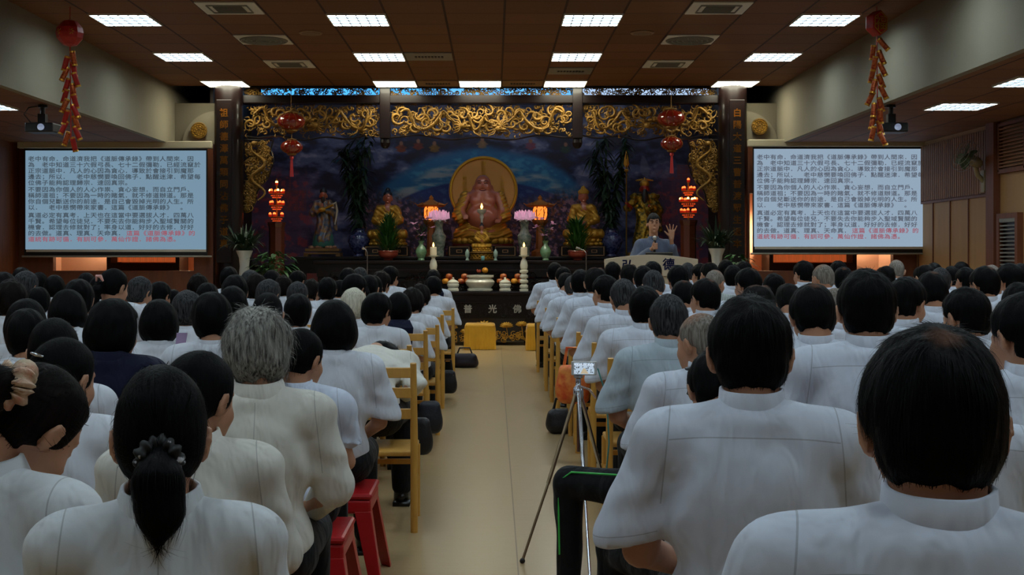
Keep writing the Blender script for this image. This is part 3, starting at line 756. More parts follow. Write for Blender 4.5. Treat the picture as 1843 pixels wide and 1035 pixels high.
def side_panel(s, nm, seed):
    rnd = random.Random(seed); a = (440, 490) if s < 0 else (1292, 1240)
    t = thing('carved_gilt_bracket', 'tall carved gilt bracket tapering down the inner side of the %s column' % nm, 'carving', (fx_(a[0]), 18.2, fz_(380)), 0, 'carved gilt brackets beside the columns')
    H = fz_(252) - fz_(380); Wd = abs(fx_(a[1]) - fx_(a[0])); sg = 1 if s < 0 else -1
    def wid(z): u = z / H; return Wd * min(1, .16 + 1.35 * u + .06 * math.sin(u * 16)) if u < .62 else Wd * (1 + .04 * math.sin(u * 20))
    m = MB()
    for i in range(230):
        z = rnd.uniform(.02, H - .03); x = rnd.uniform(.02, max(.03, wid(z) - .03)) * sg
        spiral(m, x, z, rnd.uniform(0, .03), rnd.uniform(.025, .06), rnd.uniform(.9, 1.5), rnd.uniform(0, 6.28), rnd.uniform(.009, .016), rnd.choice((-1, 1)), 10)
    for i in range(160):
        z = rnd.uniform(.02, H - .03); x = rnd.uniform(.01, max(.02, wid(z) - .02)) * sg; q = rnd.uniform(0, 6.28); L = rnd.uniform(.04, .09)
        m.tube([(x, .01, z), (x + L * .5 * math.cos(q), -.015, z + L * .5 * math.sin(q)), (x + L * math.cos(q + .7) * .6, .01, z + L * math.sin(q + .7))], [.004, .014, .002], 5)
    m.build('scrollwork', M_gold, t, smooth=True, angle=80)
    m = MB(); dr = [(Wd * .5 * sg + .1 * sg * math.sin(i * .5), -.03, H * (.15 + .8 * i / 24)) for i in range(25)]
    m.tube(dr, [.010 + .015 * math.sin(PI * i / 24) for i in range(25)], 8); m.ball((dr[-1][0], -.05, dr[-1][2]), (.045, .03, .035)); m.build('dragon', M_gold, t, smooth=True)
    m = MB().tube([(wid(H * i / 40) * sg, 0, H * i / 40) for i in range(41)], .012, 6).tube([(0, 0, H + .0), (Wd * sg, 0, H + .0)], .014, 6)
    m.build('dark_edge', M_dark, t, smooth=True)
side_panel(-1, 'left', 1); side_panel(1, 'right', 2)
for k, (pa, pb, nm) in enumerate(((440, 684, 'left'), (704, 1029, 'middle'), (1049, 1290, 'right'))):
    rnd = random.Random(30 + k); m = MB(); x0, x1 = fx_(pa), fx_(pb); z0, z1 = fz_(172), fz_(153.5)
    for i in range(int((x1 - x0) * 110)):
        x = rnd.uniform(x0, x1); z = rnd.uniform(z0, z1)
        spiral(m, x, z, 18.24, rnd.uniform(.02, .05), rnd.uniform(.8, 1.3), rnd.uniform(0, 6.28), rnd.uniform(.006, .012), rnd.choice((-1, 1)), 8)
    o = m.build('openwork_transom', M_gold, smooth=True, angle=80); tag(o, 'gilt openwork transom strip above the beam, %s third, blue light behind' % nm, 'carving', 'openwork transoms over the altar')
# ---- altar tables
M_redp = mat('red_lacquer', (120, 34, 26), 0.4, coat=.3); M_tan = mat('tan_inlay', (176, 132, 84), 0.5); M_jade = mat('white_jade', (222, 218, 198), 0.25, var=.12, vs=14, coat=.4)
def table(nm, label, x0, x1, y0, y1, z, leg=.1, panel=None, aprn=.14):
    t = thing(nm, label, 'altar table', ((x0 + x1) / 2, (y0 + y1) / 2, 0)); a = (x1 - x0) / 2; b = (y1 - y0) / 2
    MB().box(-a, a, -b, b, z - .05, z).build('table_top', M_dark, t, bevel=.012)
    MB().box(-a + .06, a - .06, -b + .04, b - .04, z - .05 - aprn, z - .05).build('apron', M_dark, t)
    for sx in (-1, 1):
        for sy in (-1, 1): MB().box(sx * (a - .12) - leg / 2, sx * (a - .12) + leg / 2, sy * (b - .1) - leg / 2, sy * (b - .1) + leg / 2, 0, z - .05 - aprn).build('leg', M_dark, t, bevel=.01)
    return t, a, b
t, a, b = table('offering_table', 'dark rosewood offering table with white characters at the end of the aisle', -.86, .62, 18.1, 18.75, .78, aprn=.34)
m = MB()
for px, ch in ((797, '照'), (842, '普'), (886.5, '光'), (931, '佛')):
    put_text(m, ch, .125, ((px - VX) / 125.0 + .12, -b + .0, EYE - (562 - VY) / 125 + .0), extrude=.003, thick=.004)
for v_ in range(1): m.build('white_characters', mat('white_paint', (225, 222, 214), .5), t)
m = MB(); m.box(-.5, -.0 + .1, -b - .006, -b + .02, .615, .622)
rnd = random.Random(8)
for i in range(50): spiral(m, rnd.uniform(-.66, .66), rnd.uniform(.42, .60), -b + .035, rnd.uniform(.02, .05), 1.1, rnd.uniform(0, 6), .006, rnd.choice((-1, 1)), 8)
m.build('carved_relief', M_dark, t, smooth=True)
bk = MB().box(-a + .06, a - .06, -b + .06, -b + .10, .06, .40).build('lower_panel', mat('black_lacquer', (20, 14, 12), .3, coat=.5), t)
m = MB(); rnd = random.Random(4)
for cx, cz, r in ((-.5, .26, .10), (-.02, .27, .15), (.30, .28, .10), (.52, .30, .09), (-.3, .20, .07), (.62, .2, .06)):
    for k in range(3):
        for j in range(9):
            an = PI * (j + .5 * (k % 2)) / 8; q = r * (1 - .25 * k)
            p = (cx + q * math.cos(an) * .55, -b + .03 - .010 * k, cz + q * math.sin(an) * .4)
            m.tube([(cx, -b + .045, cz - .02), p, (cx + q * math.cos(an), -b + .03 - .01 * k, cz + q * math.sin(an) * .62)], [.004, .02 * r * 10, .004], 6)
    m.tube([(cx, -b + .045, cz), (cx + .02, -b + .045, .12)], .006, 5)
for i in range(90):
    x = rnd.uniform(-.66, .66); z = rnd.uniform(.07, .19); spiral(m, x, z, -b + .045, rnd.uniform(.02, .045), 1.1, rnd.uniform(0, 6), .008, rnd.choice((-1, 1)), 8)
m.build('gilt_lotus_relief', M_gold2, bk, smooth=True, angle=80)
t2, a2, b2 = table('long_altar', 'long dark lacquered altar table carrying the vases, bowls and small statue', -2.75, 2.05, 19.0, 19.65, 1.225, aprn=.2)
MB().box(-a2 + .3, a2 - .3, -b2 + .1, b2 - .1, .1, .95).build('carved_front', M_dark, t2)
m = MB(); rnd = random.Random(14)
for i in range(170): spiral(m, rnd.uniform(-a2 + .1, a2 - .1), rnd.uniform(.74, 1.0), -b2 + .03, rnd.uniform(.03, .07), 1.2, rnd.uniform(0, 6), .011, rnd.choice((-1, 1)), 8)
m.box(-1.6, 1.6, -b2 - .05, -b2 + .04, 1.06, 1.09)
m.build('carved_scrolls', M_dark, t2, smooth=True, angle=60)
t3, a3, b3 = table('back_altar', 'high dark back altar carrying the large statues and lamps', -3.2, 2.8, 19.75, 21.1, 1.285, aprn=.2)
MB().box(-a3 + .1, a3 - .1, -b3 + .05, -b3 + .1, .1, 1.04).build('front_panel', M_dark, t3)
m = MB()
for i in range(11):
    x = -a3 + .25 + i * .53; m.box(x, x + .40, -b3 + .035, -b3 + .05, .82, 1.02)
m.build('red_insets', M_redp, t3)

def plinth(px0, px1, Y, z0, z1, nm):
    X0, X1 = (px0 - VX) * Y / F_PX, (px1 - VX) * Y / F_PX; w = (X1 - X0) / 2
    t = thing('meander_plinth', 'dark plinth framed in gold and red key pattern under %s' % nm, 'plinth', ((X0 + X1) / 2, Y, z0)); h = z1 - z0
    MB().box(-w, w, 0, .45, 0, h).build('block', M_dark, t, bevel=.006)
    m = MB(); n = max(2, int(round(w * 2 / .32))); cw = 2 * w / n
    for i in range(n):
        x = -w + cw * (i + .5)
        for k, q in enumerate((.92, .62, .3)):
            ex = cw / 2 * q - .008; ez = h / 2 * q * .92
            if k == 1: continue
            m.box(x - ex, x + ex, -.006, .004, h / 2 + ez - .009, h / 2 + ez).box(x - ex, x + ex, -.006, .004, h / 2 - ez, h / 2 - ez + .009).box(x - ex, x - ex + .012, -.006, .004, h / 2 - ez, h / 2 + ez).box(x + ex - .012, x + ex, -.006, .004, h / 2 - ez, h / 2 + ez)
    m.build('key_pattern', M_tan, t); return t
plinth(655, 736, 19.85, 1.285, 1.455, 'the left seated statue'); plinth(806, 930, 19.85, 1.285, 1.455, 'the laughing Buddha'); plinth(1008, 1090, 19.85, 1.285, 1.455, 'the right seated statue')

# ---------------------------------------------------------------- statues
M_skin_st = mat('painted_flesh', (178, 102, 74), 0.3, coat=.6); M_blue = mat('blue_enamel', (30, 74, 110), .35, coat=.5, rgb2=(150, 110, 40), vs=16); M_teal = mat('teal_enamel', (60, 116, 104), .4, coat=.3)
M_hair_st = mat('painted_hair', (18, 16, 22), .4)
def lotus(mb, r, h, n=18, rows=2):
    for k in range(rows):
        for j in range(n):
            a = 2 * PI * (j + .5 * k) / n; z = h * (.25 + .5 * k); q = r * (1 - .08 * k)
            up = 1 if k else -1
            mb.ball((q * math.cos(a) * .9, q * math.sin(a) * .9, z), (r * .17, r * .17, h * .3), 8, 6)
    mb.lathe([(r * .8, 0), (r * .93, .02), (r * .85, h * .5), (r * .93, h * .95), (r * .8, h)], n=32)
def face(s, c, sc, smile=False):
    # eyes, nose, mouth, ears on a head centred at c that looks towards -y
    x, y, z = c
    s.ell((x, y - .095 * sc, z - .02 * sc), (.016 * sc, .022 * sc, .026 * sc), .012)
    for q in (-1, 1):
        s.ell((x + q * .034 * sc, y - .105 * sc, z + .008 * sc), (.022 * sc, .016 * sc, .008 * sc), .004, sub=True)
        s.ell((x + q * .036 * sc, y - .085 * sc, z + .03 * sc), (.028 * sc, .016 * sc, .009 * sc), .008)
        s.ell((x + q * .095 * sc, y + .0, z - .02 * sc), (.014 * sc, .026 * sc, .05 * sc), .008)
    s.ell((x, y - .1 * sc, z - .066 * sc), ((.040 if smile else .026) * sc, .016 * sc, (.012 if smile else .006) * sc), .004, sub=True)
    s.ell((x, y - .085 * sc, z - .095 * sc), (.03 * sc, .02 * sc, .014 * sc), .012)
BY = 20.3
bud = thing('buddha_statue', 'large laughing Buddha statue with bare belly and gold robe before the round gold disc', 'statue', (at(869, 460, BY)[0], BY, 1.455))
Zb = lambda py: EYE - (py - VY) * BY / F_PX - 1.455
s = SDF((-.46, -.36, .05), (.46, .3, 1.3), .011)
s.ell((0, 0, 1.0), (.13, .125, .15), .02); s.ell((0, -.02, .935), (.14, .12, .10), .03); face(s, (0, -.01, .99), 1.25, True)
for q in (-1, 1): s.cap((q * .145, .0, .96), (q * .15, .0, .86), .022, .03, .02)
s.ell((0, .0, .80), (.26, .16, .12), .05); s.ell((-.10, -.12, .72), (.11, .07, .09), .03); s.ell((.10, -.12, .72), (.11, .07, .09), .03)
s.ell((0, -.06, .46), (.27, .23, .24), .05); s.ell((0, -.28, .43), (.016, .02, .016), .01, sub=True)
s.cap((.24, 0, .80), (.32, -.06, .56), .075, .062, .03); s.cap((.32, -.06, .56), (.27, -.22, .42), .055, .04, .02); s.ell((.24, -.26, .40), (.05, .05, .03), .015)
s.cap((-.24, 0, .80), (-.34, -.05, .58), .07, .06, .03); s.cap((-.34, -.05, .58), (-.28, -.22, .46), .05, .04, .02); s.ell((-.27, -.27, .47), (.045, .04, .045), .015)
for k in range(4):
    s.cap((.22 + .02 * k, -.28, .40), (.20 + .025 * k, -.33, .37), .014, .011, .006); s.cap((-.3 + .02 * k, -.30, .48), (-.3 + .02 * k, -.31, .43), .013, .011, .006)
for q in (-1, 1): s.cap((q * .20, -.2, .22), (q * .08, -.33, .2), .05, .04, .02)
V, Q = s.mesh(); add_obj('body', np_mesh('buddha_body', V, Q, M_skin_st), bud)
s = SDF((-.5, -.42, .02), (.5, .32, 1.0), .011)
s.ell((0, .04, .3), (.40, .25, .2), .04); s.cap((-.36, -.06, .18), (-.1, -.28, .15), .12, .09, .04); s.cap((.36, -.06, .18), (.1, -.28, .15), .12, .09, .04)
s.cap((.28, .02, .8), (.36, -.02, .5), .085, .1, .03); s.cap((-.28, .02, .8), (-.39, -.02, .5), .09, .11, .03); s.cap((.36, -.05, .48), (.33, -.14, .46), .1, .085, .02); s.cap((-.39, -.05, .5), (-.36, -.14, .44), .1, .085, .02)
s.cap((-.2, .1, .78), (.2, .1, .78), .08, .08, .03)
s.ell((0, -.12, .58), (.285, .32, .30), .02, sub=True); s.ell((0, -.1, .9), (.22, .16, .2), .02, sub=True)
s.disp(lambda P: .007 * np.sin(P[:, 2] * 95 + 5 * np.sin(P[:, 0] * 9)) )
V, Q = s.mesh(); add_obj('gold_robe', np_mesh('buddha_robe', V, Q, M_gold2), bud)
m = MB()
for q in (-1, 1):
    m.tube([(q * .052 + .026 * math.cos(a), -.138 + .012 * abs(math.cos(a)), 1.0 + .010 * math.sin(a)) for a in np.linspace(.1, PI - .1, 7)], .005, 6)
    m.tube([(q * .055 + .034 * math.cos(a), -.130 + .016 * abs(math.cos(a)), 1.035 + .014 * math.sin(a)) for a in np.linspace(.2, PI - .2, 7)], .005, 6)
m.build('painted_eyes', M_hair_st, bud, smooth=True)
MB().tube([(.055 * math.cos(a), -.150 + .022 * abs(math.cos(a)), .915 + .026 * math.sin(a)) for a in np.linspace(PI + .1, 2 * PI - .1, 9)], .008, 6).build('red_lips', M_redp, bud, smooth=True)
m = MB(); lotus(m, .47, .20, 22); o = m.build('lotus_base', M_gold2, bud, smooth=True); o.scale = (1, .62, 1); o.location = (0, -.03, .03)
MB().lathe([(.001, 0), (.5, 0), (.5, .03), (.001, .03)], n=40, sy=.6).build('base_board', M_redp, bud)
DY = 20.72
d = thing('golden_halo_disc', 'large round gold disc with raised characters standing behind the laughing Buddha', 'disc', at(870, 343, DY)); r = 62 * DY / F_PX
m = MB().lathe([(.001, -.02), (r - .05, -.02), (r - .045, -.035), (r - .01, -.04), (r, -.02), (r, .02), (.001, .02)], n=72); o = m.build('disc', mat('satin_gold', (224, 166, 84), .5, metal=.1), d, smooth=True, angle=30); o.rotation_euler = (R(-90), 0, 0); o.scale = (1, 1, -1)
m = MB().tube([((r - .03) * math.cos(a), -.035, (r - .03) * math.sin(a)) for a in np.linspace(0, 2 * PI, 73)], .022, 8, False); m.build('rim', mat('yellow_gilt', (222, 172, 46), .4, metal=.3), d, smooth=True)
m = MB()
for x, z0, st in ((0, .44, '彌勒佛'), (-.31, .20, '慈悲喜'), (.31, .20, '大歡喜')):
    for i, ch in enumerate(st): put_text(m, ch, .085, (x, -.030, z0 - i * .095 - .03), extrude=.005)
m.build('raised_characters', mat('yellow_gilt', (206, 160, 40)), d)
MB().box(-.3, .3, -.03, .03, -(at(0, 343, DY)[2] - 1.285), -r + .06).build('foot', M_dark, d)

def seated(nm_label, px, ptop, pbase, Y, zb, sc, crown, robe_m, face_m, hand_up=False):
    X = (px - VX) * Y / F_PX
    t = thing('seated_deity_statue', nm_label, 'statue', (X, Y, zb))
    s = SDF((-.3, -.3, .1), (.3, .22, 1.05), .0095)
    s.ell((0, 0, .84), (.075, .085, .095), .02); s.ell((0, -.01, .79), (.06, .065, .05), .02); face(s, (0, .0, .825), .8)
    s.cap((0, 0, .68), (0, 0, .78), .04, .04, .02); s.ell((0, 0, .62), (.12, .08, .10), .03)
    s.cap((.16, -.05, .45), (.03, -.17, .36), .035, .028, .02); s.cap((-.16, -.05, .45), (-.03, -.17, .36), .035, .028, .02)
    for k in range(4): s.cap((.03 - .018 * k, -.19, .36), (.03 - .018 * k, -.2, .41), .009, .008, .004)
    V, Q = s.mesh(); add_obj('body', np_mesh('deity_body', V, Q, face_m), t)
    s = SDF((-.36, -.32, .06), (.36, .26, .85), .0095)
    s.cap((-.13, .0, .63), (.13, .0, .63), .075, .075, .03); s.ell((0, .02, .45), (.16, .11, .22), .04)
    for q in (-1, 1):
        s.cap((q * .16, 0, .62), (q * .2, -.05, .44), .06, .07, .03); s.cap((q * .2, -.05, .44), (q * .07, -.15, .37), .075, .05, .03)
        s.cap((q * .27, -.05, .2), (q * .04, -.16, .17), .085, .06, .04)
    s.ell((0, .0, .22), (.26, .17, .10), .05); s.ell((0, -.12, .68), (.04, .08, .08), .02, sub=True)
    s.disp(lambda P: .005 * np.sin(P[:, 0] * 60 + P[:, 2] * 45 + 4 * np.sin(P[:, 2] * 12)))
    V, Q = s.mesh(); add_obj('robe', np_mesh('deity_robe', V, Q, robe_m), t)
    m = MB().ball((0, .012, .875), (.082, .088, .08)); m.ball((0, .03, .955), (.045, .045, .05)); m.build('hair', M_hair_st if crown != 'gold' else M_gold2, t, smooth=True)
    if crown:
        m = MB()
        for k in range(9):
            a = -PI / 2 + (k - 4) * .3; hgt = .10 - .012 * abs(k - 4) + (.03 if k == 4 else 0)
            m.tube([(.08 * math.cos(a), .085 * math.sin(a), .88), (.085 * math.cos(a), .09 * math.sin(a), .88 + hgt * .6), (.07 * math.cos(a), .08 * math.sin(a), .88 + hgt)], [.014, .018, .004], 6)
        m.tube([(.083 * math.cos(a), .09 * math.sin(a), .88) for a in np.linspace(0, 2 * PI, 25)], .008, 6, False)
        m.build('crown', M_gold2, t, smooth=True)
    m = MB(); lotus(m, .32, .12, 16); o = m.build('lotus_base', M_gold2, t, smooth=True); o.scale = (1, .75, 1)
    h = 1.0; k = (EYE - (ptop - VY) * Y / F_PX - zb) / (1.01)
    t.scale = (k, k, k); return t
seated('seated gold-robed statue with black topknot behind the left potted plant', 698, 337, 442, 20.15, 1.455, 1, '', M_gold2, M_skin_st)
seated('seated gold statue with pointed crown behind the right potted plant', 1050, 334, 442, 20.15, 1.455, 1, 'gold', M_gold2, M_skin_st)
seated('small gold seated statue on a tall base in front of the laughing Buddha', 867, 400, 465, 19.3, 1.36, 1, '', M_gold2, M_skin_st)
o = thing('small_statue_pedestal', 'round gilt latticed pedestal under the small gold statue', 'pedestal', (at(867, 460, 19.3)[0], 19.3, 1.225))
m = MB().lathe([(.19, 0), (.2, .02), (.165, .035), (.165, .10), (.2, .12), (.19, .135)], n=28); m.build('drum', M_gold, o, smooth=True)
m = MB()
for k in range(16):
    a = k * PI / 8; m.tube([(.17 * math.cos(a), .17 * math.sin(a), .035), (.17 * math.cos(a + .4), .17 * math.sin(a + .4), .10)], .006, 5); m.tube([(.17 * math.cos(a), .17 * math.sin(a), .10), (.17 * math.cos(a + .4), .17 * math.sin(a + .4), .035)], .006, 5)
m.build('lattice', M_gold2, o)

def standing(label, px, ptop, Y, zb, kind):
    X = (px - VX) * Y / F_PX; t = thing('standing_deity_statue', label, 'statue', (X, Y, zb))
    top = EYE - (ptop - VY) * Y / F_PX - zb
    s = SDF((-.4, -.26, .5), (.4, .22, 1.1), .0095)
    s.ell((0, 0, .94), (.06, .068, .078), .02); face(s, (0, .005, .93), .68); s.cap((0, 0, .80), (0, 0, .9), .035, .035, .02); s.ell((0, 0, .76), (.1, .07, .08), .03)
    s.cap((.14, -.08, .62), (.05, -.16, .68), .03, .024, .02)
    if kind == 'w': s.cap((-.2, -.05, .66), (-.27, -.12, .72), .03, .024, .02)
    else: s.cap((-.14, -.08, .62), (-.05, -.16, .66), .03, .024, .02)
    V, Q = s.mesh(); add_obj('body', np_mesh('standing_body', V, Q, M_skin_st if kind != 'w' else mat('red_flesh', (150, 44, 30), .35)), t)
    s = SDF((-.42, -.3, .02), (.42, .28, .92), .0105)
    s.cap((-.1, 0, .8), (.1, 0, .8), .06, .06, .03); s.ell((0, 0, .62), (.13, .09, .2), .04); s.cap((0, 0, .5), (0, 0, .16), .12, .17, .04)
    s.cap((.13, 0, .78), (.19, -.06, .62), .05, .06, .03); s.cap((.19, -.06, .62), (.08, -.14, .67), .065, .045, .02)
    if kind == 'w': s.cap((-.13, 0, .78), (-.24, -.03, .66), .055, .06, .03); s.ell((-.13, 0, .82), (.085, .08, .05), .02); s.ell((.13, 0, .82), (.085, .08, .05), .02)
    else: s.cap((-.13, 0, .78), (-.18, -.06, .62), .05, .06, .03); s.cap((-.18, -.06, .62), (-.08, -.14, .65), .065, .045, .02)
    s.cap((.2, -.02, .6), (.22, .0, .34), .045, .03, .03)
    s.disp(lambda P: .006 * np.sin(P[:, 0] * 70 + 3 * np.sin(P[:, 2] * 10)) + (.004 * np.sin(P[:, 2] * 120) * np.sin(P[:, 0] * 120) if kind == 'w' else 0))
    V, Q = s.mesh()
    add_obj('robe', np_mesh('standing_robe', V, Q, M_blue if kind != 'w' else mat('gilt_green_armour', (190, 150, 40), .3, metal=.6, rgb2=(30, 46, 22), vs=22)), t)
    if kind != 'w':
        MB().lathe([(.17, .02), (.2, .05), (.175, .22), (.15, .3)], n=28, sy=.85).build('underskirt', M_teal, t, smooth=True)
        MB().tube([(.1, -.18, .72), (.24, -.16, .80), (.26, -.14, .66), (.22, -.14, .42)], [.02, .026, .022, .012], 8).build('white_scarf', mat('ivory_enamel', (190, 184, 164), .4), t, smooth=True)
        MB().ball((0, -.17, .68), (.07, .04, .045)).tube([(.05, -.17, .7), (.2, -.2, .76)], .02, 8).build('gold_sceptre', M_gold2, t, smooth=True)
        MB().lathe([(.06, 0), (.066, .03), (.05, .07), (.03, .09), (.001, .095)], c=(0, .01, .98), n=18).build('cap', M_hair_st, t, smooth=True)
        MB().ball((0, -.055, .86), (.035, .02, .07)).build('beard', M_hair_st, t, smooth=True)
        MB().box(-.32, .32, -.2, .2, -.10, -.07).box(-.3, .3, -.18, .18, -.05, -.0).box(-.32, -.24, -.2, .2, -.14, -.10).box(.24, .32, -.2, .2, -.14, -.10).build('base', mat('gilt_edge_base', (120, 86, 40), .4, metal=.4), t, bevel=.008)
        m = MB()
        for k in range(8): m.ball((-.2 + .057 * k, -.1 + .05 * math.sin(k * 2), .02), (.05, .05, .035), 10, 6)
        m.build('rockery', mat('pinkish_rock', (150, 106, 78), .6), t, smooth=True)
    else:
        MB().ball((0, 0, 1.0), (.07, .075, .06)).tube([(0, 0, 1.02), (0, 0, 1.09)], [.03, .008], 8).tube([(-.02, .03, 1.06), (-.12, .05, 1.05)], [.02, .008], 6).tube([(.02, .03, 1.06), (.13, .05, 1.05)], [.02, .008], 6).build('helmet', M_gold2, t, smooth=True)
        MB().ball((0, -.065, .82), (.045, .025, .11)).build('beard', M_hair_st, t, smooth=True)
        m = MB().tube([(-.27, -.13, .0), (-.27, -.13, 1.42)], .012, 8); m.build('spear_shaft', mat('dark_brass', (110, 84, 36), .4, metal=.7), t, smooth=True)
        MB().lathe([(.014, 0), (.04, .05), (.03, .12), (.002, .24)], c=(-.27, -.13, 1.22), n=4, sy=.4).lathe([(.02, 0), (.035, .02), (.02, .04)], c=(-.27, -.13, 1.16), n=12).build('spear_head', M_gold2, t)
        MB().box(-.25, .25, -.2, .2, -.03, .03).build('base', M_gold, t, bevel=.008)
    k = top / 1.07; t.scale = (k, k, k); return t
t = standing('tall standing statue in blue and teal robe on a low gilt-edged base at left', 582, 338, 19.95, 1.285 + .125, 's')
standing('standing warrior statue in gilt armour with a spear behind the lecturer', 1160, 322, 20.2, 1.285 + .03, 'w')

# ================================================================ things on and around the altar
def P(px, py, Y): return at(px, py, Y)
ZT1, ZT2, ZT3 = .78, 1.225, 1.285
M_flame = emat('candle_flame', (255, 190, 90), 9.0); M_wax = mat('candle_wax', (232, 222, 196), .5, emit=(255, 190, 120), es=.05)
M_cel = mat('celadon_glaze', (120, 160, 120), .12, var=.3, vs=30, coat=.8); M_bw = mat('blue_glaze', (24, 32, 84), .2, rgb2=(90, 100, 140), vs=26, coat=.7)
M_lily = mat('pink_petal', (232, 160, 190), .6, var=.2, vs=30); M_leaf = mat('green_leaf', (44, 96, 34), .5, var=.4, vs=6); M_leaf2 = mat('dark_green_leaf', (26, 54, 28), .5, var=.4, vs=6)
M_stem = mat('green_stem', (60, 92, 44), .6)
def flame(mb, x, y, z, h): return mb.lathe([(.001, 0), (h * .2, h * .2), (h * .22, h * .4), (h * .1, h * .75), (.001, h)], c=(x, y, z), n=12)
def candle(x, Y, zb, ztop, lab, small=False):
    t = thing('candle_holder', lab, 'candle holder', (x, Y, zb)); H = ztop - zb
    # H to the flame's root: holder up to .82H, candle above
    a = H - .125; m = MB()
    pr = [(.066, 0), (.066, .03)]; z = .03; n = max(1, int((a - .17) / .085))
    for i in range(n):
        z0 = z + (a - .20 - .03) * i / n; dz = (a - .20 - .03) / n
        pr += [(.04, z0 + .01), (.062, z0 + dz * .3), (.062, z0 + dz * .7), (.04, z0 + dz * .95)]
    b = a - .20
    pr += [(.05, b), (.058, b + .05), (.045, b + .11), (.026, b + .15), (.03, b + .17), (.075, b + .185), (.078, b + .197), (.02, b + .2)]
    m.lathe(pr, n=28).build('holder', M_jade, t, smooth=True, angle=35)
    q = MB().lathe([(.045, 0), (.05, .012), (.048, .118), (.03, .12)], c=(0, 0, a), n=24).build('candle', M_wax, t, smooth=True, angle=40)
    flame(MB(), 0, 0, a + .12, .07).build('flame', M_flame, q, smooth=True)
    return t
candle(P(780, 0, 18.35)[0], 18.35, ZT1, EYE - (444 - VY) * 18.35 / F_PX, 'tall white carved candle holder with lit candle, left end of the offering table')
candle(P(943, 0, 18.35)[0], 18.35, ZT1, EYE - (444 - VY) * 18.35 / F_PX, 'tall white carved candle holder with lit candle, right end of the offering table')
t = thing('oil_lamp', 'white stemmed oil lamp with a flame in front of the laughing Buddha\'s belly', 'lamp', (P(867, 0, 19.75)[0], 19.72, 1.285))
top = EYE - (376 - VY) * 19.75 / F_PX - 1.285
MB().lathe([(.05, 0), (.055, .02), (.02, .05), (.018, top - .17), (.035, top - .13), (.028, top - .09), (.07, top - .05), (.075, top - .01), (.05, top)], n=24).build('stand', M_jade, t, smooth=True)
flame(MB(), 0, 0, top, .09).build('flame', M_flame, t, smooth=True)
# incense burner, jars, fruit
def burner():
    t = thing('incense_burner', 'wide white jade incense burner in the middle of the offering table', 'incense burner', (P(864, 0, 18.35)[0], 18.38, ZT1))
    MB().lathe([(.15, 0), (.185, .005), (.185, .03), (.16, .045), (.205, .10), (.215, .135), (.19, .17), (.165, .185), (.165, .195), (.20, .205), (.20, .235), (.17, .235), (.16, .20), (.001, .2)], n=44).build('bowl', M_jade, t, smooth=True, angle=40)
    MB().lathe([(.001, .212), (.165, .212)], n=30).build('ash', M_grey, t)
burner()
for px, lab in ((815.5, 'left'), (909, 'right')):
    t = thing('lidded_jar', 'small white lidded jade jar %s of the incense burner' % lab, 'jar', (P(px, 0, 18.3)[0], 18.3, ZT1))
    MB().lathe([(.08, 0), (.085, .005), (.085, .03), (.07, .045), (.085, .075), (.088, .10), (.075, .12)], n=28).build('jar_body', M_jade, t, smooth=True, angle=40)
    MB().lathe([(.085, 0), (.086, .012), (.05, .04), (.012, .055), (.018, .066), (.012, .08), (.001, .085)], c=(0, 0, .12), n=28).build('lid', M_jade, t, smooth=True, angle=40)
M_apple = mat('apple_skin', (140, 26, 20), .25, rgb2=(196, 110, 50), vs=14, coat=.4); M_orangef = mat('orange_fruit', (226, 150, 40), .45)
for px, pn in ((808, 'left jar'), (836, 'left side of the burner'), (906, 'right jar'), (932, 'right candle holder')):
    x = P(px, 0, 18.52)[0]; k = 0
    t = thing('fruit_stand', 'dark fruit stand on the offering table behind the %s' % pn, 'stand', (x, 18.55, ZT1))
    MB().lathe([(.05, 0), (.05, .012), (.015, .02), (.015, .07), (.095, .09), (.10, .10), (.001, .095)], n=24).build('dish', M_dark, t, smooth=True)
    for (dx, dy, dz, nm) in ((-.05, -.02, .095, 'lower left'), (.05, -.02, .095, 'lower right'), (0, .055, .095, 'rear'), (0, 0, .168, 'topmost'), (-.03, -.01, .0, 'x')):
        if nm == 'x': continue
        m_ = M_apple if not (nm == 'lower left' and px in (808, 932)) else M_orangef
        q = thing('apple' if m_ is M_apple else 'orange', '%s %s in the fruit pile behind the %s' % (nm, 'red apple' if m_ is M_apple else 'orange', pn), 'fruit', (x + dx, 18.55 + dy, ZT1 + dz), 0, 'fruit on the offering table')
        MB().lathe([(.001, .006), (.024, 0), (.047, .02), (.052, .048), (.043, .076), (.02, .086), (.001, .078)], n=18).build('flesh', m_, q, smooth=True, angle=80)
        MB().tube([(0, 0, .076), (.004, 0, .098)], .002, 5).build('stalk', M_stem, q)
q = thing('orange', 'yellow orange with a leaf on the dish behind the incense burner', 'fruit', (P(873, 0, 18.6)[0], 18.66, ZT1 + .255 - .0)); MB().ball((0, 0, .045), .045, 18, 12).build('flesh', M_orangef, q, smooth=True); MB().leaf((0, 0, .09), (1, -.3, .4), .06, .03).build('leaf', M_leaf, q)
t = thing('tall_fruit_dish', 'tall dark dish behind the incense burner holding an orange', 'stand', (P(868, 0, 18.6)[0], 18.66, ZT1)); MB().lathe([(.06, 0), (.06, .015), (.02, .03), (.02, .22), (.10, .245), (.105, .255), (.001, .25)], n=24).build('dish', M_dark, t, smooth=True)
MB().ball((-.06, -.02, .28), .022).ball((-.04, .02, .285), .025).ball((-.075, .01, .30), .018).build('dried_flowers', mat('rust_flower', (150, 60, 30), .7), t, smooth=True)
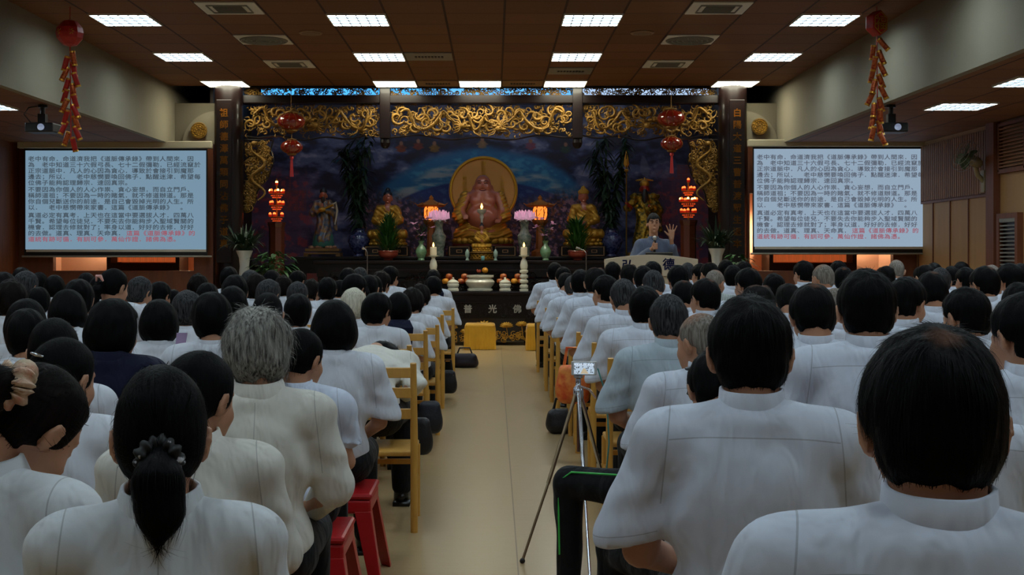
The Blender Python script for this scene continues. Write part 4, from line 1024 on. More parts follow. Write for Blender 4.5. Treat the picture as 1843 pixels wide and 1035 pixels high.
# green vases with lilies
def vase_lily(px, nm, sg):
    x = P(px, 0, 19.15)[0]
    t = thing('celadon_vase', 'green celadon vase of pink lilies %s the small gold statue' % nm, 'vase', (x, 19.15, ZT2))
    MB().lathe([(.05, 0), (.055, .01), (.045, .03), (.075, .09), (.088, .14), (.07, .19), (.035, .235), (.033, .26), (.055, .30), (.05, .30), (.028, .26), (.001, .25)], n=28).build('vase_body', M_cel, t, smooth=True, angle=40)
    f = MB(); g_ = MB(); st = MB(); rnd = random.Random(px)
    heads = [(-.11, .55), (.06, .62), (-.07, .47), (.02, .38), (.15, .50), (.12, .64)]
    for hx, hz in heads:
        hx *= sg; e = (hx, rnd.uniform(-.07, .03), hz); st.tube([(0, 0, .27), (hx * .4, e[1] * .5, .27 + (hz - .27) * .6), e], .004, 5)
        for k in range(6):
            a = k * PI / 3 + rnd.random(); d = (math.cos(a) + hx * 2, math.sin(a) - .6, .5); f.leaf(e, d, rnd.uniform(.09, .13), .048, .35, 5, side=(-math.sin(a), math.cos(a), 0))
    for k in range(26):
        a = rnd.uniform(0, 6.28); z = rnd.uniform(.28, .5); g_.leaf((.3 * (z - .28) * math.cos(a), .3 * (z - .28) * math.sin(a), z), (math.cos(a), math.sin(a), rnd.uniform(.3, 1.4)), rnd.uniform(.08, .15), .03, .3)
    q = st.build('stems', M_stem, t, smooth=True); f.build('lily_flowers', M_lily, t); g_.build('leaves', M_leaf2, t)
vase_lily(758, 'left of', 1); vase_lily(982, 'right of', -1)
# red bowls with leafy plants
def bowl_plant(px, nm):
    Y = 19.2; x = P(px, 0, Y)[0]
    t = thing('potted_plant', 'spiky green plant in a red-brown bowl on the altar, %s' % nm, 'plant', (x, Y, ZT2))
    MB().lathe([(.06, 0), (.075, .008), (.06, .025), (.12, .05), (.148, .09), (.15, .13), (.16, .14), (.155, .15), (.14, .14), (.001, .13)], n=32).build('bowl', mat('red_clay', (140, 58, 42), .35, coat=.4), t, smooth=True, angle=40)
    rnd = random.Random(int(px)); m = MB()
    for i in range(420):
        a = rnd.uniform(0, 6.28); r0 = rnd.uniform(0, .12); z = .12 + rnd.uniform(0, .50) * (1 - r0 * 3); sp = rnd.uniform(.2, 1.3)
        m.leaf((r0 * math.cos(a), r0 * math.sin(a), z), (sp * math.cos(a), sp * math.sin(a), 1), rnd.uniform(.13, .25), .024, rnd.uniform(.02, .3), 4)
    m.build('foliage', M_leaf, t)
bowl_plant(699, 'left of the green vase'); bowl_plant(1040, 'right of the green vase')
# small cups
for px, z, nm in ((841, 0, 'left'), (892, 0, 'right')):
    t = thing('celadon_cup', 'small pale stemmed cup %s of the small statue pedestal' % nm, 'cup', (P(px, 0, 19.1)[0], 19.12, ZT2))
    MB().lathe([(.03, 0), (.033, .01), (.02, .02), (.018, .05), (.032, .07), (.034, .13), (.02, .15), (.012, .17), (.001, .175)], n=20).build('cup_body', mat('pale_celadon', (150, 176, 162), .2, coat=.6), t, smooth=True)
t = thing('offering_cup', 'tiny turquoise cup on the altar edge in front of the small statue', 'cup', (P(869, 0, 19.04)[0], 19.06, ZT2)); MB().lathe([(.02, 0), (.026, .01), (.028, .06), (.02, .07), (.001, .06)], n=18).build('cup_body', mat('turquoise_glaze', (110, 170, 176), .2), t, smooth=True)
# lotus lamps on tall patterned vases
def lotus_lamp(px, nm):
    Y = 19.85; x = P(px, 0, Y)[0]; t = thing('lotus_lamp', 'pink glass lotus lamp on a tall patterned porcelain vase %s the laughing Buddha' % nm, 'lamp', (x, Y - .02, ZT3)); H = EYE - (396 - VY) * Y / F_PX - ZT3
    MB().lathe([(.08, 0), (.085, .10), (.08, .12), (.10, .2), (.115, .33), (.09, .36), (.07, .40), (.06, .46), (.075, H - .04), (.07, H)], n=28).build('vase_body', mat('patterned_porcelain', (170, 170, 150), .25, rgb2=(104, 122, 104), vs=24, coat=.5), t, smooth=True, angle=50)
    m = MB()
    for k in range(3):
        for j in range(9):
            a = 2 * PI * (j + .5 * k) / 9; r = .145 - .035 * k
            m.tube([(r * .3 * math.cos(a), r * .3 * math.sin(a), H), (r * math.cos(a), r * math.sin(a), H + .05 + .01 * k), (r * 1.1 * math.cos(a), r * 1.1 * math.sin(a), H + .13 + .015 * k)], [.014, .042, .005], 7)
    m.build('lotus_shade', mat('pink_glass', (230, 170, 196), .25, emit=(255, 190, 220), es=.35), t, smooth=True)
    m = MB()
    for j in range(9):
        a = 2 * PI * j / 9; m.leaf((.05 * math.cos(a), .05 * math.sin(a), H + .01), (math.cos(a), math.sin(a), .1), .11, .06, .5, side=(-math.sin(a), math.cos(a), 0))
    m.build('green_leaves', M_cel, t)
lotus_lamp(790, 'left of'); lotus_lamp(944, 'right of')
# glowing pagoda lanterns
def pagoda(px, nm):
    Y = 20.35; x = P(px, 0, Y)[0]; t = thing('pagoda_lamp', 'glowing orange hexagonal lantern with a curved gold roof %s the laughing Buddha' % nm, 'lamp', (x, Y, ZT3)); zf = lambda py: EYE - (py - VY) * Y / F_PX - ZT3
    a, b = zf(396), zf(374); b = zf(372)
    MB().lathe([(.14, 0), (.14, .08), (.07, .12), (.06, a - .12), (.12, a - .04), (.13, a)], n=6).build('pedestal', mat('amber_wood', (160, 90, 30), .5), t)
    MB().lathe([(.085, a), (.115, a + .05), (.115, b - .03), (.09, b)], n=24).build('glowing_shade', emat('amber_glow', (255, 130, 50), 1.6), t, smooth=True)
    m = MB()
    for k in range(6):
        an = k * PI / 3; m.tube([(.10 * math.cos(an), .10 * math.sin(an), a), (.125 * math.cos(an), .125 * math.sin(an), (a + b) / 2), (.10 * math.cos(an), .10 * math.sin(an), b)], .008, 5)
    for k in range(24):
        an = k * .26; z = a + (b - a) * ((k * .37) % 1); m.tube([(.118 * math.cos(an), .118 * math.sin(an), z), (.12 * math.cos(an + .25), .12 * math.sin(an + .25), z + .04)], .004, 5)
    m.build('fretwork', mat('dark_bronze', (60, 30, 14), .5, metal=.5), t, smooth=True)
    r = MB().lathe([(.001, b), (.20, b - .005), (.24, b + .02), (.13, b + .06), (.06, b + .10), (.03, b + .12), (.04, b + .14), (.02, b + .17), (.001, b + .19)], n=6)
    for k in range(6):
        an = k * PI / 3; r.tube([(.13 * math.cos(an), .13 * math.sin(an), b + .06), (.22 * math.cos(an), .22 * math.sin(an), b + .025), (.27 * math.cos(an), .27 * math.sin(an), b + .06)], [.012, .012, .004], 5)
    r.build('roof', mat('amber_roof', (196, 120, 40), .4, metal=.3), t)
pagoda(776, 'left of'); pagoda(972, 'right of')
# blue and white jars with tall dark bamboo
def bamboo(px, nm, seed):
    Y = 20.2; x = P(px, 0, Y)[0]; t = thing('porcelain_jar', 'dark blue porcelain jar holding tall dark bamboo, %s of the disc' % nm, 'jar', (x, Y, ZT3))
    MB().lathe([(.09, 0), (.10, .01), (.08, .04), (.15, .14), (.19, .24), (.17, .33), (.09, .39), (.085, .42), (.11, .45), (.10, .45), (.08, .42), (.001, .4)], n=36).build('jar_body', M_bw, t, smooth=True, angle=40)
    rnd = random.Random(seed); st = MB(); lf = MB()
    for k in range(9):
        a = rnd.uniform(0, 6.28); ex = rnd.uniform(-.36, .36); ey = rnd.uniform(-.12, .12); h = rnd.uniform(1.2, 1.78)
        pts = [(ex * u ** 1.3, ey * u, .4 + h * u * 1.0) for u in (0, .25, .5, .75, 1)]; st.tube(pts, [.009, .008, .007, .005, .002], 6)
        for i in range(74):
            u = rnd.uniform(.10, 1); p = (ex * u ** 1.3, ey * u, .4 + h * u); an = rnd.uniform(0, 6.28); L = rnd.uniform(.12, .24)
            lf.leaf(p, (math.cos(an), math.sin(an) * .6, rnd.uniform(-.9, .7)), L, .046, rnd.uniform(.1, .7), 4)
    q = st.build('stalks', M_stem, t); lf.build('foliage', M_leaf2, t)
bamboo(647, 'left', 4); bamboo(1100, 'right', 7)
# tiered red lamp towers
M_redglow = emat('red_bulb_glow', (255, 96, 40), 4.0); M_hot = emat('hot_bulb_glow', (255, 170, 90), 9.0); M_redgl = mat('red_glass', (170, 30, 16), .2, emit=(255, 50, 20), es=.22)
def tower(px, nm, rows, ystand):
    Y = 19.3; x = P(px, 0, Y)[0]; t = thing('tiered_lamp', 'red tiered prayer lamp glowing on a brown stand, %s end of the altar' % nm, 'lamp', (x, Y, 0)); zf = lambda py: EYE - (py - VY) * Y / F_PX
    MB().lathe([(.15, 0), (.15, .05), (.12, .10), (.12, zf(ystand) - .08), (.14, zf(ystand) - .03), (.14, zf(ystand))], n=8).build('stand', mat('brown_lacquer', (96, 44, 24), .35, coat=.4), t)
    MB().lathe([(.012, zf(ystand)), (.012, zf(322))], n=10).build('pole', M_gold2, t)
    c = MB(); gl = MB(); rd = MB(); hot = MB(); ch = MB()
    for r_, (py, n, rad, htn) in enumerate(rows):
        z = zf(py); c.lathe([(.02, z - .05), (rad + .02, z - .042), (rad + .02, z - .036), (.02, z - .03)], n=16)
        for k in range(n):
            a = 2 * PI * k / n + .35 * r_ - PI / 2; p = (rad * math.cos(a), rad * math.sin(a)) if n > 1 else (0, 0)
            cup = MB().lathe([(.020, -.035), (.027, -.015), (.024, .0)], n=10).build('glass_cup', M_redgl, t, smooth=True); cup.location = (p[0], p[1], z)
            MB().ball((0, 0, .008), (.021, .021, .025), 10, 8).build('bulb', M_hot if (k % 2 == 0) and htn else M_redglow, cup, smooth=True)
        if n > 1:
            for k in range(18):
                a = 2 * PI * k / 18; ch.ball((rad * .8 * math.cos(a), rad * .8 * math.sin(a), z - .07), .008, 6, 4).ball((rad * .6 * math.cos(a), rad * .6 * math.sin(a), z - .10), .008, 6, 4)
    c.build('tier_plates', M_gold2, t, smooth=True, angle=30)
    ch.build('glass_beads', mat('amber_beads', (230, 120, 60), .15, emit=(255, 90, 30), es=.6), t, smooth=True)
tower(498, 'left', [(329, 1, 0, 1), (344, 6, .105, 1), (365, 5, .10, 0), (386, 5, .10, 0)], 400)
tower(1239, 'right', [(324, 1, 0, 0), (339, 5, .09, 0), (359, 7, .125, 1), (379, 5, .11, 0)], 396)
# round hanging lanterns in front of the beam
M_lan = mat('red_lantern_glass', (96, 18, 12), .1, coat=1.0, emit=(220, 60, 30), es=.03)
def lantern(px, y0, y1, Y, rpx, nm, chain_to):
    z1, z0 = EYE - (y0 - VY) * Y / F_PX, EYE - (y1 - VY) * Y / F_PX; r = rpx * Y / F_PX; zc = (z0 + z1) / 2; h = (z1 - z0) / 2
    t = thing('round_lantern', nm, 'lantern', (P(px, 0, Y)[0], Y, zc))
    MB().ball((0, 0, 0), (r, r, h * .82), 28, 16).build('globe', M_lan, t, smooth=True)
    m = MB()
    for k in range(12):
        a = k * PI / 6; m.tube([(r * 1.01 * math.cos(a) * math.cos(b), r * 1.01 * math.sin(a) * math.cos(b), h * .83 * math.sin(b)) for b in np.linspace(-1.2, 1.2, 9)], .003, 4)
    m.lathe([(r * .35, h * .75), (r * .42, h * .82), (r * .42, h * .9), (.01, h)], n=18).lathe([(r * .3, -h), (r * .42, -h * .9), (r * .42, -h * .8), (r * .3, -h * .75)], n=18)
    m.build('gilt_ribs', M_gold, t, smooth=True)
    MB().tube([(0, 0, h * .95), (0, 0, chain_to - zc)], .005, 5).build('chain', M_gold, t)
    return t
for px, nm, s_ in ((524, 'left', 0), (1208, 'right', -6)):
    # hung from the small bracket above the beam
    t = lantern(px, 200 + s_, 238 + s_, 17.9, 25, 'upper red round lantern hanging before the %s gilt frieze' % nm, fz_(176, 17.9) if False else HC)
    q = lantern(px + 1, 249 + s_, 280 + s_, 17.9, 20, 'lower red round lantern with a long tassel, hanging at the %s' % nm, EYE - (238 + s_ - VY) * 17.9 / F_PX)
    m = MB(); zt = EYE - (280 + s_ - VY) * 17.9 / F_PX - q.location[2]
    m.ball((0, 0, zt - .03), .03)
    for k in range(16):
        a = k * .39; m.tube([(.01 * math.cos(a), .01 * math.sin(a), zt), (.025 * math.cos(a), .025 * math.sin(a), zt - .3)], .004, 4)
    m.build('tassel', mat('red_silk', (190, 50, 50), .5), q)
# microphone stands
def mic_stand(px, py_mic, nm, dx):
    Y = 17.6; x = P(px, 0, Y)[0]; z = P(0, py_mic, Y)[2]; t = thing('microphone_stand', 'thin microphone stand in front of the altar table, %s of the aisle' % nm, 'microphone stand', (x, Y, 0))
    MB().lathe([(.12, 0), (.12, .01), (.02, .03)], n=20).build('base', M_black, t, smooth=True)
    MB().tube([(0, 0, .02), (0, 0, z - .04)], .008, 8).build('pole', M_chrome, t, smooth=True)
    MB().tube([(0, 0, z - .04), (dx * .3, 0, z + .0), (dx, -.02, z + .02)], .006, 8).build('arm', M_chrome, t, smooth=True)
    MB().tube([(dx * .8, -.02, z + .015), (dx * 1.3, -.03, z + .03)], [.014, .02], 10).build('microphone', mat('silver_mesh', (180, 180, 180), .3, metal=.8), t, smooth=True)
mic_stand(661, 450, 'left', -.05); mic_stand(1055, 450, 'right', -.11)
# potted greenery at both ends
def big_pot(px, ytop, Y, nm, pot_h, seed):
    x, _, zt = P(px, ytop, Y); t = thing('tall_white_vase', 'tall flared white vase with grassy leaves by the %s column' % nm, 'vase', (x, Y, 0))
    MB().lathe([(.11, 0), (.12, .04), (.10, zt * .4), (.085, zt * .7), (.065, zt - .22), (.078, zt - .10), (.115, zt - .01), (.118, zt), (.10, zt), (.001, zt - .05)], n=32).build('vase_body', mat('white_porcelain', (206, 204, 196), .25, coat=.5), t, smooth=True, angle=40)
    rnd = random.Random(seed); m = MB()
    for i in range(170):
        a = rnd.uniform(0, 6.28); sp = rnd.uniform(.1, .9)
        m.leaf((.06 * math.cos(a), .06 * math.sin(a), zt - .02), (sp * math.cos(a), sp * math.sin(a), 1), rnd.uniform(.3, .62), .03, rnd.uniform(.2, .8), 6)
    m.build('foliage', M_leaf2, t)
big_pot(440, 451, 17.45, 'left', 1, 3); big_pot(1290, 447, 17.4, 'right', 1, 5)
def bush(px, ytop, Y, w, nm, seed, n=360):
    x, _, zt = P(px, ytop, Y); t = thing('leafy_shrub', 'broad leafy green shrub %s' % nm, 'plant', (x, Y, 0))
    MB().lathe([(.14, 0), (.17, .3), (.18, .34), (.001, .32)], n=24).build('pot', M_redp, t, smooth=True)
    rnd = random.Random(seed); m = MB(); st = MB()
    for i in range(9): st.tube([(0, 0, .3), (rnd.uniform(-w, w) * .5, rnd.uniform(-.1, .1), zt * .85)], [.012, .004], 5)
    for i in range(n):
        a = rnd.uniform(0, 6.28); r = w * rnd.random() ** .5; z = rnd.uniform(.75, zt - .03) - .12 * (r / w) ** 2
        m.leaf((r * math.cos(a), r * .6 * math.sin(a), z), (math.cos(a) * 1.2, math.sin(a), rnd.uniform(-.3, .8)), rnd.uniform(.08, .15), .05, .5, 4)
    st.build('stems', M_stem, t); m.build('foliage', M_leaf if 'broad' else M_leaf2, t)
bush(492, 446, 17.3, .30, 'beside the tall white vase at left', 6); bush(1326, 450, 16.75, .22, 'beside the white vase at right', 8, 240)
# kneeling cushions with yellow cloth
M_yel = mat('yellow_satin', (224, 164, 28), .38, var=.12, vs=5, sheen=.3)
def cushion(x, Y, w, nm, z1):
    t = thing('kneeling_stool', 'low kneeling stool under a pleated yellow satin cloth %s' % nm, 'stool', (x, Y, 0))
    MB().box(-w / 2, w / 2, -.18, .18, z1 - .09, z1).build('cushion_top', M_yel, t, bevel=.03)
    m = MB(); n = 72; per = []
    for i in range(n):
        u = i / n * 4; k = int(u); f = u - k; pts = [(-1, -1), (1, -1), (1, 1), (-1, 1), (-1, -1)]
        per.append((pts[k][0] * (1 - f) + pts[k + 1][0] * f, pts[k][1] * (1 - f) + pts[k + 1][1] * f))
    for z, g in ((z1 - .05, 0), (z1 - .10, 1), (.005, 2.2)):
        for i, (a, b) in enumerate(per):
            q = 1 + .02 * g * (1 if i % 2 else -.2); m.v.append((a * (w / 2 + .004) * q, b * .185 * q, z))
    for r_ in range(2):
        for i in range(n): m.f.append((r_ * n + i, r_ * n + (i + 1) % n, (r_ + 1) * n + (i + 1) % n, (r_ + 1) * n + i))
    m.build('pleated_skirt', M_yel, t)
cushion(P(864, 0, 17.45)[0], 17.45, .42, 'at the end of the aisle', .36)
cushion(P(974, 0, 17.3)[0], 17.3, .40, 'right of the aisle', .36)
cushion(P(735, 0, 17.3)[0], 17.3, .40, 'left of the aisle', .36)

# ---------------------------------------------------------------- lectern
LY = 15.6
t = thing('lectern', 'cream lectern with a bowed top panel and blue Chinese characters', 'lectern', (P(1172, 0, LY)[0], LY, 0)); z_ = lambda py: EYE - (py - VY) * LY / F_PX; s_ = LY / F_PX
m = MB(); n = 16
top = [(-84 * s_ + 168 * s_ * i / n, z_(466.5 - 8 * math.sin(PI * i / n))) for i in range(n + 1)]; bot = [(83 * s_, z_(497)), (-83 * s_, z_(497))]
p = top + bot; k = len(p); m.add([(x, -.02, z) for x, z in p] + [(x, .05, z) for x, z in p], [tuple(range(k)), tuple(range(2 * k - 1, k - 1, -1))] + [(i, (i + 1) % k, (i + 1) % k + k, i + k)[::-1] for i in range(k)])
M_lec = mat('cream_laminate', (206, 188, 160), .5)
m.build('front_panel', M_lec, t, bevel=.004)
MB().box(-.56, .56, .05, .30, z_(470) - .02, z_(470)).build('desk_top', M_lec, t)
MB().box(-70 * s_, 70 * s_, .02, .28, .0, z_(497)).build('pedestal', M_lec, t, bevel=.01)
m = MB(); put_text(m, '弘', .155, (-42 * s_, -.023, z_(486)), extrude=.002, thick=.0035); put_text(m, '德', .155, (31 * s_, -.023, z_(484)), extrude=.002, thick=.0035); m.build('blue_characters', mat('blue_paint', (24, 36, 110), .5), t)
t = thing('laptop', 'black laptop screen standing open on the lectern', 'laptop', (P(1187, 0, LY)[0], LY + .17, z_(470) + .0))
MB().box(-.17, .17, -.12, .1, 0, .015).build('keyboard_base', M_black, t, bevel=.004); o = MB().box(-.17, .17, 0, .01, 0, .10).build('lid', M_black, t, bevel=.003); o.location = (0, -.125, .012); o.rotation_euler = (R(14), 0, 0)
MB().box(-.168, .168, -.002, .0, .092, .099).build('screen_edge', M_grey, o)

# ---------------------------------------------------------------- wall fan
t = thing('wall_fan', 'oscillating wall fan with green blades on the right wooden wall', 'fan', (XR - .0, 15.55, 2.2))
MB().box(-.05, 0, -.06, .06, -.12, .16).build('bracket', mat('beige_plastic', (150, 134, 100), .5), t, bevel=.01)
MB().tube([(-.03, 0, .02), (-.12, -.03, .10), (-.15, -.05, .2)], .03, 10).build('neck', MATS['beige_plastic'], t, smooth=True)
hd = MB().ball((0, 0, 0), (.07, .11, .07), 16, 10).build('motor', MATS['beige_plastic'], t, smooth=True); hd.location = (-.16, -.06, .26); hd.rotation_euler = (R(-24), 0, R(-72))
m = MB()
for rr, yy in ((.2, -.13), (.2, -.19), (.14, -.215), (.08, -.23), (.14, -.11), (.05, -.1)): m.tube([(rr * math.cos(a), yy, rr * math.sin(a)) for a in np.linspace(0, 2 * PI, 33)], .003, 5, False)
for k in range(20):
    a = 2 * PI * k / 20; m.tube([(.04 * math.cos(a), -.1, .04 * math.sin(a)), (.2 * math.cos(a), -.13, .2 * math.sin(a)), (.2 * math.cos(a), -.19, .2 * math.sin(a)), (.04 * math.cos(a), -.235, .04 * math.sin(a))], .0018, 4)
m.build('guard', M_grey, hd, smooth=True)
m = MB()
for k in range(4):
    a = k * PI / 2 + .3; m.leaf((0, -.16, 0), (math.cos(a), .1, math.sin(a)), .19, .14, 0, 5, side=(-math.sin(a), .35, math.cos(a)))
m.build('blades', mat('green_plastic', (84, 104, 74), .3), hd)

# ---------------------------------------------------------------- phone on a tripod
t = thing('tripod', 'thin silver travel tripod standing in the aisle by the right rows', 'tripod', (.37, 5.5, 0)); AP = .70
M_brass = mat('bronze_metal', (150, 130, 104), .3, metal=.9)
for nm, e, mm in (('leg', (-.25, -.2, .01), M_brass), ('leg', (.01, -.55, .01), M_chrome), ('leg', (.21, .32, .01), M_chrome)):
    a_ = Vector((0, 0, AP)); b_ = Vector(e); c_ = a_.lerp(b_, .55)
    q = MB().tube([a_ + Vector((e[0] * .04, e[1] * .04, 0)), c_], .0085, 10).tube([c_, b_], .006, 10).build('leg', mm, t, smooth=True)
    MB().ball(tuple(b_), .012).build('rubber_foot', M_black, q, smooth=True)
MB().lathe([(.02, AP - .04), (.024, AP - .02), (.022, AP + .02), (.012, AP + .03), (.012, AP + .06), (.02, AP + .065), (.02, AP + .075)], n=18).tube([(0, 0, AP + .03), (.05, .03, AP + .01), (.08, .05, AP - .03)], .005, 6).build('head', M_chrome, t, smooth=True)
MB().tube([(0, 0, AP - .05), (0, 0, AP - .26)], .007, 8).build('centre_column', M_chrome, t, smooth=True)
ph = thing('smartphone', 'white smartphone on the tripod filming the hall, its screen lit', 'phone', (.395, 5.5, AP + .075)); ph.rotation_euler = (R(4), 0, R(-3))
MB().box(-.056, .056, -.005, .005, .0, .062).build('phone_body', mat('white_plastic', (200, 200, 200), .3), ph, bevel=.004)
# the live picture on its screen: the hall in small
m = mat('phone_picture', (120, 130, 140), .3)
nt = m.node_tree; b = nt.nodes['Principled BSDF']; tc = nt.nodes.new('ShaderNodeTexCoord'); vr = nt.nodes.new('ShaderNodeTexVoronoi'); vr.inputs['Scale'].default_value = 130; rr = nt.nodes.new('ShaderNodeValToRGB')
nt.links.new(tc.outputs['Object'], vr.inputs['Vector']); nt.links.new(vr.outputs['Distance'], rr.inputs[0]); rr.color_ramp.elements[0].color = (.01, .015, .02, 1); rr.color_ramp.elements[1].color = (.5, .62, .75, 1); rr.color_ramp.elements[0].position = .28; rr.color_ramp.elements[1].position = .42
nt.links.new(rr.outputs[0], b.inputs['Emission Color']); b.inputs['Emission Strength'].default_value = .9; b.inputs['Base Color'].default_value = (.01, .01, .01, 1)
MB().box(-.044, .044, -.0062, -.005, .006, .056).build('lit_screen', m, ph)
m2 = MB().add([(-.004, -.0066, .032), (.004, -.0066, .032), (.020, -.0066, .008), (-.016, -.0066, .008)], [(0, 1, 2, 3)]).build('aisle_on_screen', emat('tiny_floor', (205, 190, 160), .8), ph)
m = MB()
for i in range(9): m.box(-.042 + i * .0095, -.036 + i * .0095, -.0067, -.0062, .047 - abs(i - 4) * .0005, .050)
m.build('lights_on_screen', emat('tiny_lights', (230, 240, 255), .9), ph)
cb = MB().tube([(.06, 0, .03), (.10, .02, -.1), (.11, .0, -.3), (.09, -.03, -.5), (.10, 0, -.62)], .0035, 6).build('teal_cable', mat('teal_cord', (70, 150, 150), .5), ph, smooth=True)

# ---------------------------------------------------------------- bags and small things by the aisle
def bag(name, lab, x, y, z, w, h, d, m_, strap=True, stripes=False):
    t = thing(name, lab, 'bag', (x, y, z)); s = SDF((-w, -d, -.02), (w, d, h * 1.2), .012)
    s.box((0, 0, h * .45), (w * .46, d * .42, h * .42), .0, rnd=min(w, d, h) * .25); s.ell((0, 0, h * .3), (w * .5, d * .5, h * .3), .05)
    s.disp(lambda P: .008 * wob(P, 24, 5)); V, Q = s.mesh(); V = V.copy(); V[:, 2] = np.maximum(V[:, 2], 0)
    add_obj('bag_body', np_mesh('bag_body', V, Q, m_), t)
    if strap: MB().tube([(-w * .3, 0, h * .8), (-w * .2, 0, h * 1.25), (w * .2, 0, h * 1.25), (w * .3, 0, h * .8)], .01, 8).build('handle', m_, t, smooth=True)
    if stripes: MB().box(-w * .4, w * .4, -d * .45, -d * .43, h * .55, h * .58).box(-w * .4, w * .4, -d * .46, -d * .43, h * .68, h * .71).build('stripes', M_grey, t)
    return t
M_bagk = mat('black_nylon', (18, 16, 24), .5, bump=.3, bs=80); M_bagn = mat('navy_nylon', (22, 26, 38), .5, bump=.3, bs=80)
bag('handbag', 'dark plum bag lying on the floor at the front left of the aisle', -.34, 14.6, 0, .30, .18, .2, mat('plum_nylon', (30, 18, 34), .5))
bag('striped_bag', 'black bag with grey stripes hanging beside the left aisle chairs', -.42, 11.4, .05, .14, .24, .12, M_bagk, True, True)
bag('backpack', 'dark navy backpack hanging on a chair at the left of the aisle', -.42, 8.2, .14, .14, .24, .13, M_bagn, False)
bag('black_shoulder_bag', 'black shoulder bag hanging behind the hunched woman\'s chair', -.44, 7.2, .16, .15, .24, .12, M_bagk, False)
bag('orange_bag', 'orange patterned carrier bag hanging on a right aisle chair', .50, 7.9, .37, .20, .28, .14, mat('orange_print', (220, 84, 38), .5, rgb2=(240, 150, 70), vs=22))
bag('dark_bag', 'dark bag on the floor under the right aisle chairs', .50, 9.2, 0, .22, .2, .2, M_bagk)
fan = thing('paper_fan', 'lavender paper fan held up between the left rows', 'hand fan', (P(325, 0, 5.45)[0], 5.42, .0)); zz = P(0, 640, 5.45)[2]
m = MB(); m.add([(-.02, 0, zz), (.02, 0, zz), (.035, .01, zz + .10), (-.012, .01, zz + .10)], [(0, 1, 2, 3)]).build('fan_leaf', mat('lavender_paper', (186, 160, 200), .7), fan).modifiers.new('thickness', 'SOLIDIFY').thickness = .002
MB().tube([(0, 0, zz), (0, -.0, .80)], .006, 6).build('handle', mat('lavender_paper', (186, 160, 200)), fan)

# ---------------------------------------------------------------- chairs and stools
def make_chair():
    t = thing('wooden_chair', 'x', 'chair')
    # seat centre at the origin in x and y; the sitter faces +y
    MB().box(-.20, .20, -.19, .20, .355, .38).build('seat', M_wood, t, bevel=.008)
    for sx in (-1, 1):
        MB().tube([(sx * .20, -.20, 0), (sx * .20, -.20, .42), (sx * .20, -.265, .80)], [.017, .018, .015], 8).build('leg', M_wood, t, smooth=True)
        MB().tube([(sx * .19, .18, 0), (sx * .19, .18, .36)], .016, 8).build('leg', M_wood, t, smooth=True)
        MB().bar((sx * .195, -.19, .20), (sx * .19, .17, .20), .016, .026).build('stretcher', M_wood, t)
    for z in (.755, .66, .56): MB().box(-.19, .19, -.010, .010, z - .024, z + .024).build('back_rail', M_wood, t, bevel=.004).location = (0, -.20 - .065 * (z - .42) / .38, 0)
    MB().box(-.19, .19, .165, .185, .26, .285).build('front_rail', M_wood, t)
    return t
def make_stool():
    t = thing('plastic_stool', 'x', 'stool'); Mr = mat('red_plastic', (176, 24, 28), .35)
    MB().box(-.17, .17, -.17, .17, .345, .37).build('seat', Mr, t, bevel=.012)
    MB().box(-.165, .165, -.165, .165, .29, .345).build('skirt', Mr, t, bevel=.01)
    for sx in (-1, 1):
        for sy in (-1, 1):
            q = MB(); q.add([(sx * .165, sy * .165, .30), (sx * .10, sy * .165, .30), (sx * .165, sy * .10, .30), (sx * .215, sy * .215, 0), (sx * .17, sy * .215, 0), (sx * .215, sy * .17, 0)], [(0, 1, 4, 3), (0, 3, 5, 2), (1, 2, 5, 4), (0, 2, 1), (3, 4, 5)]).build('leg', Mr, t, bevel=.003)
    return t

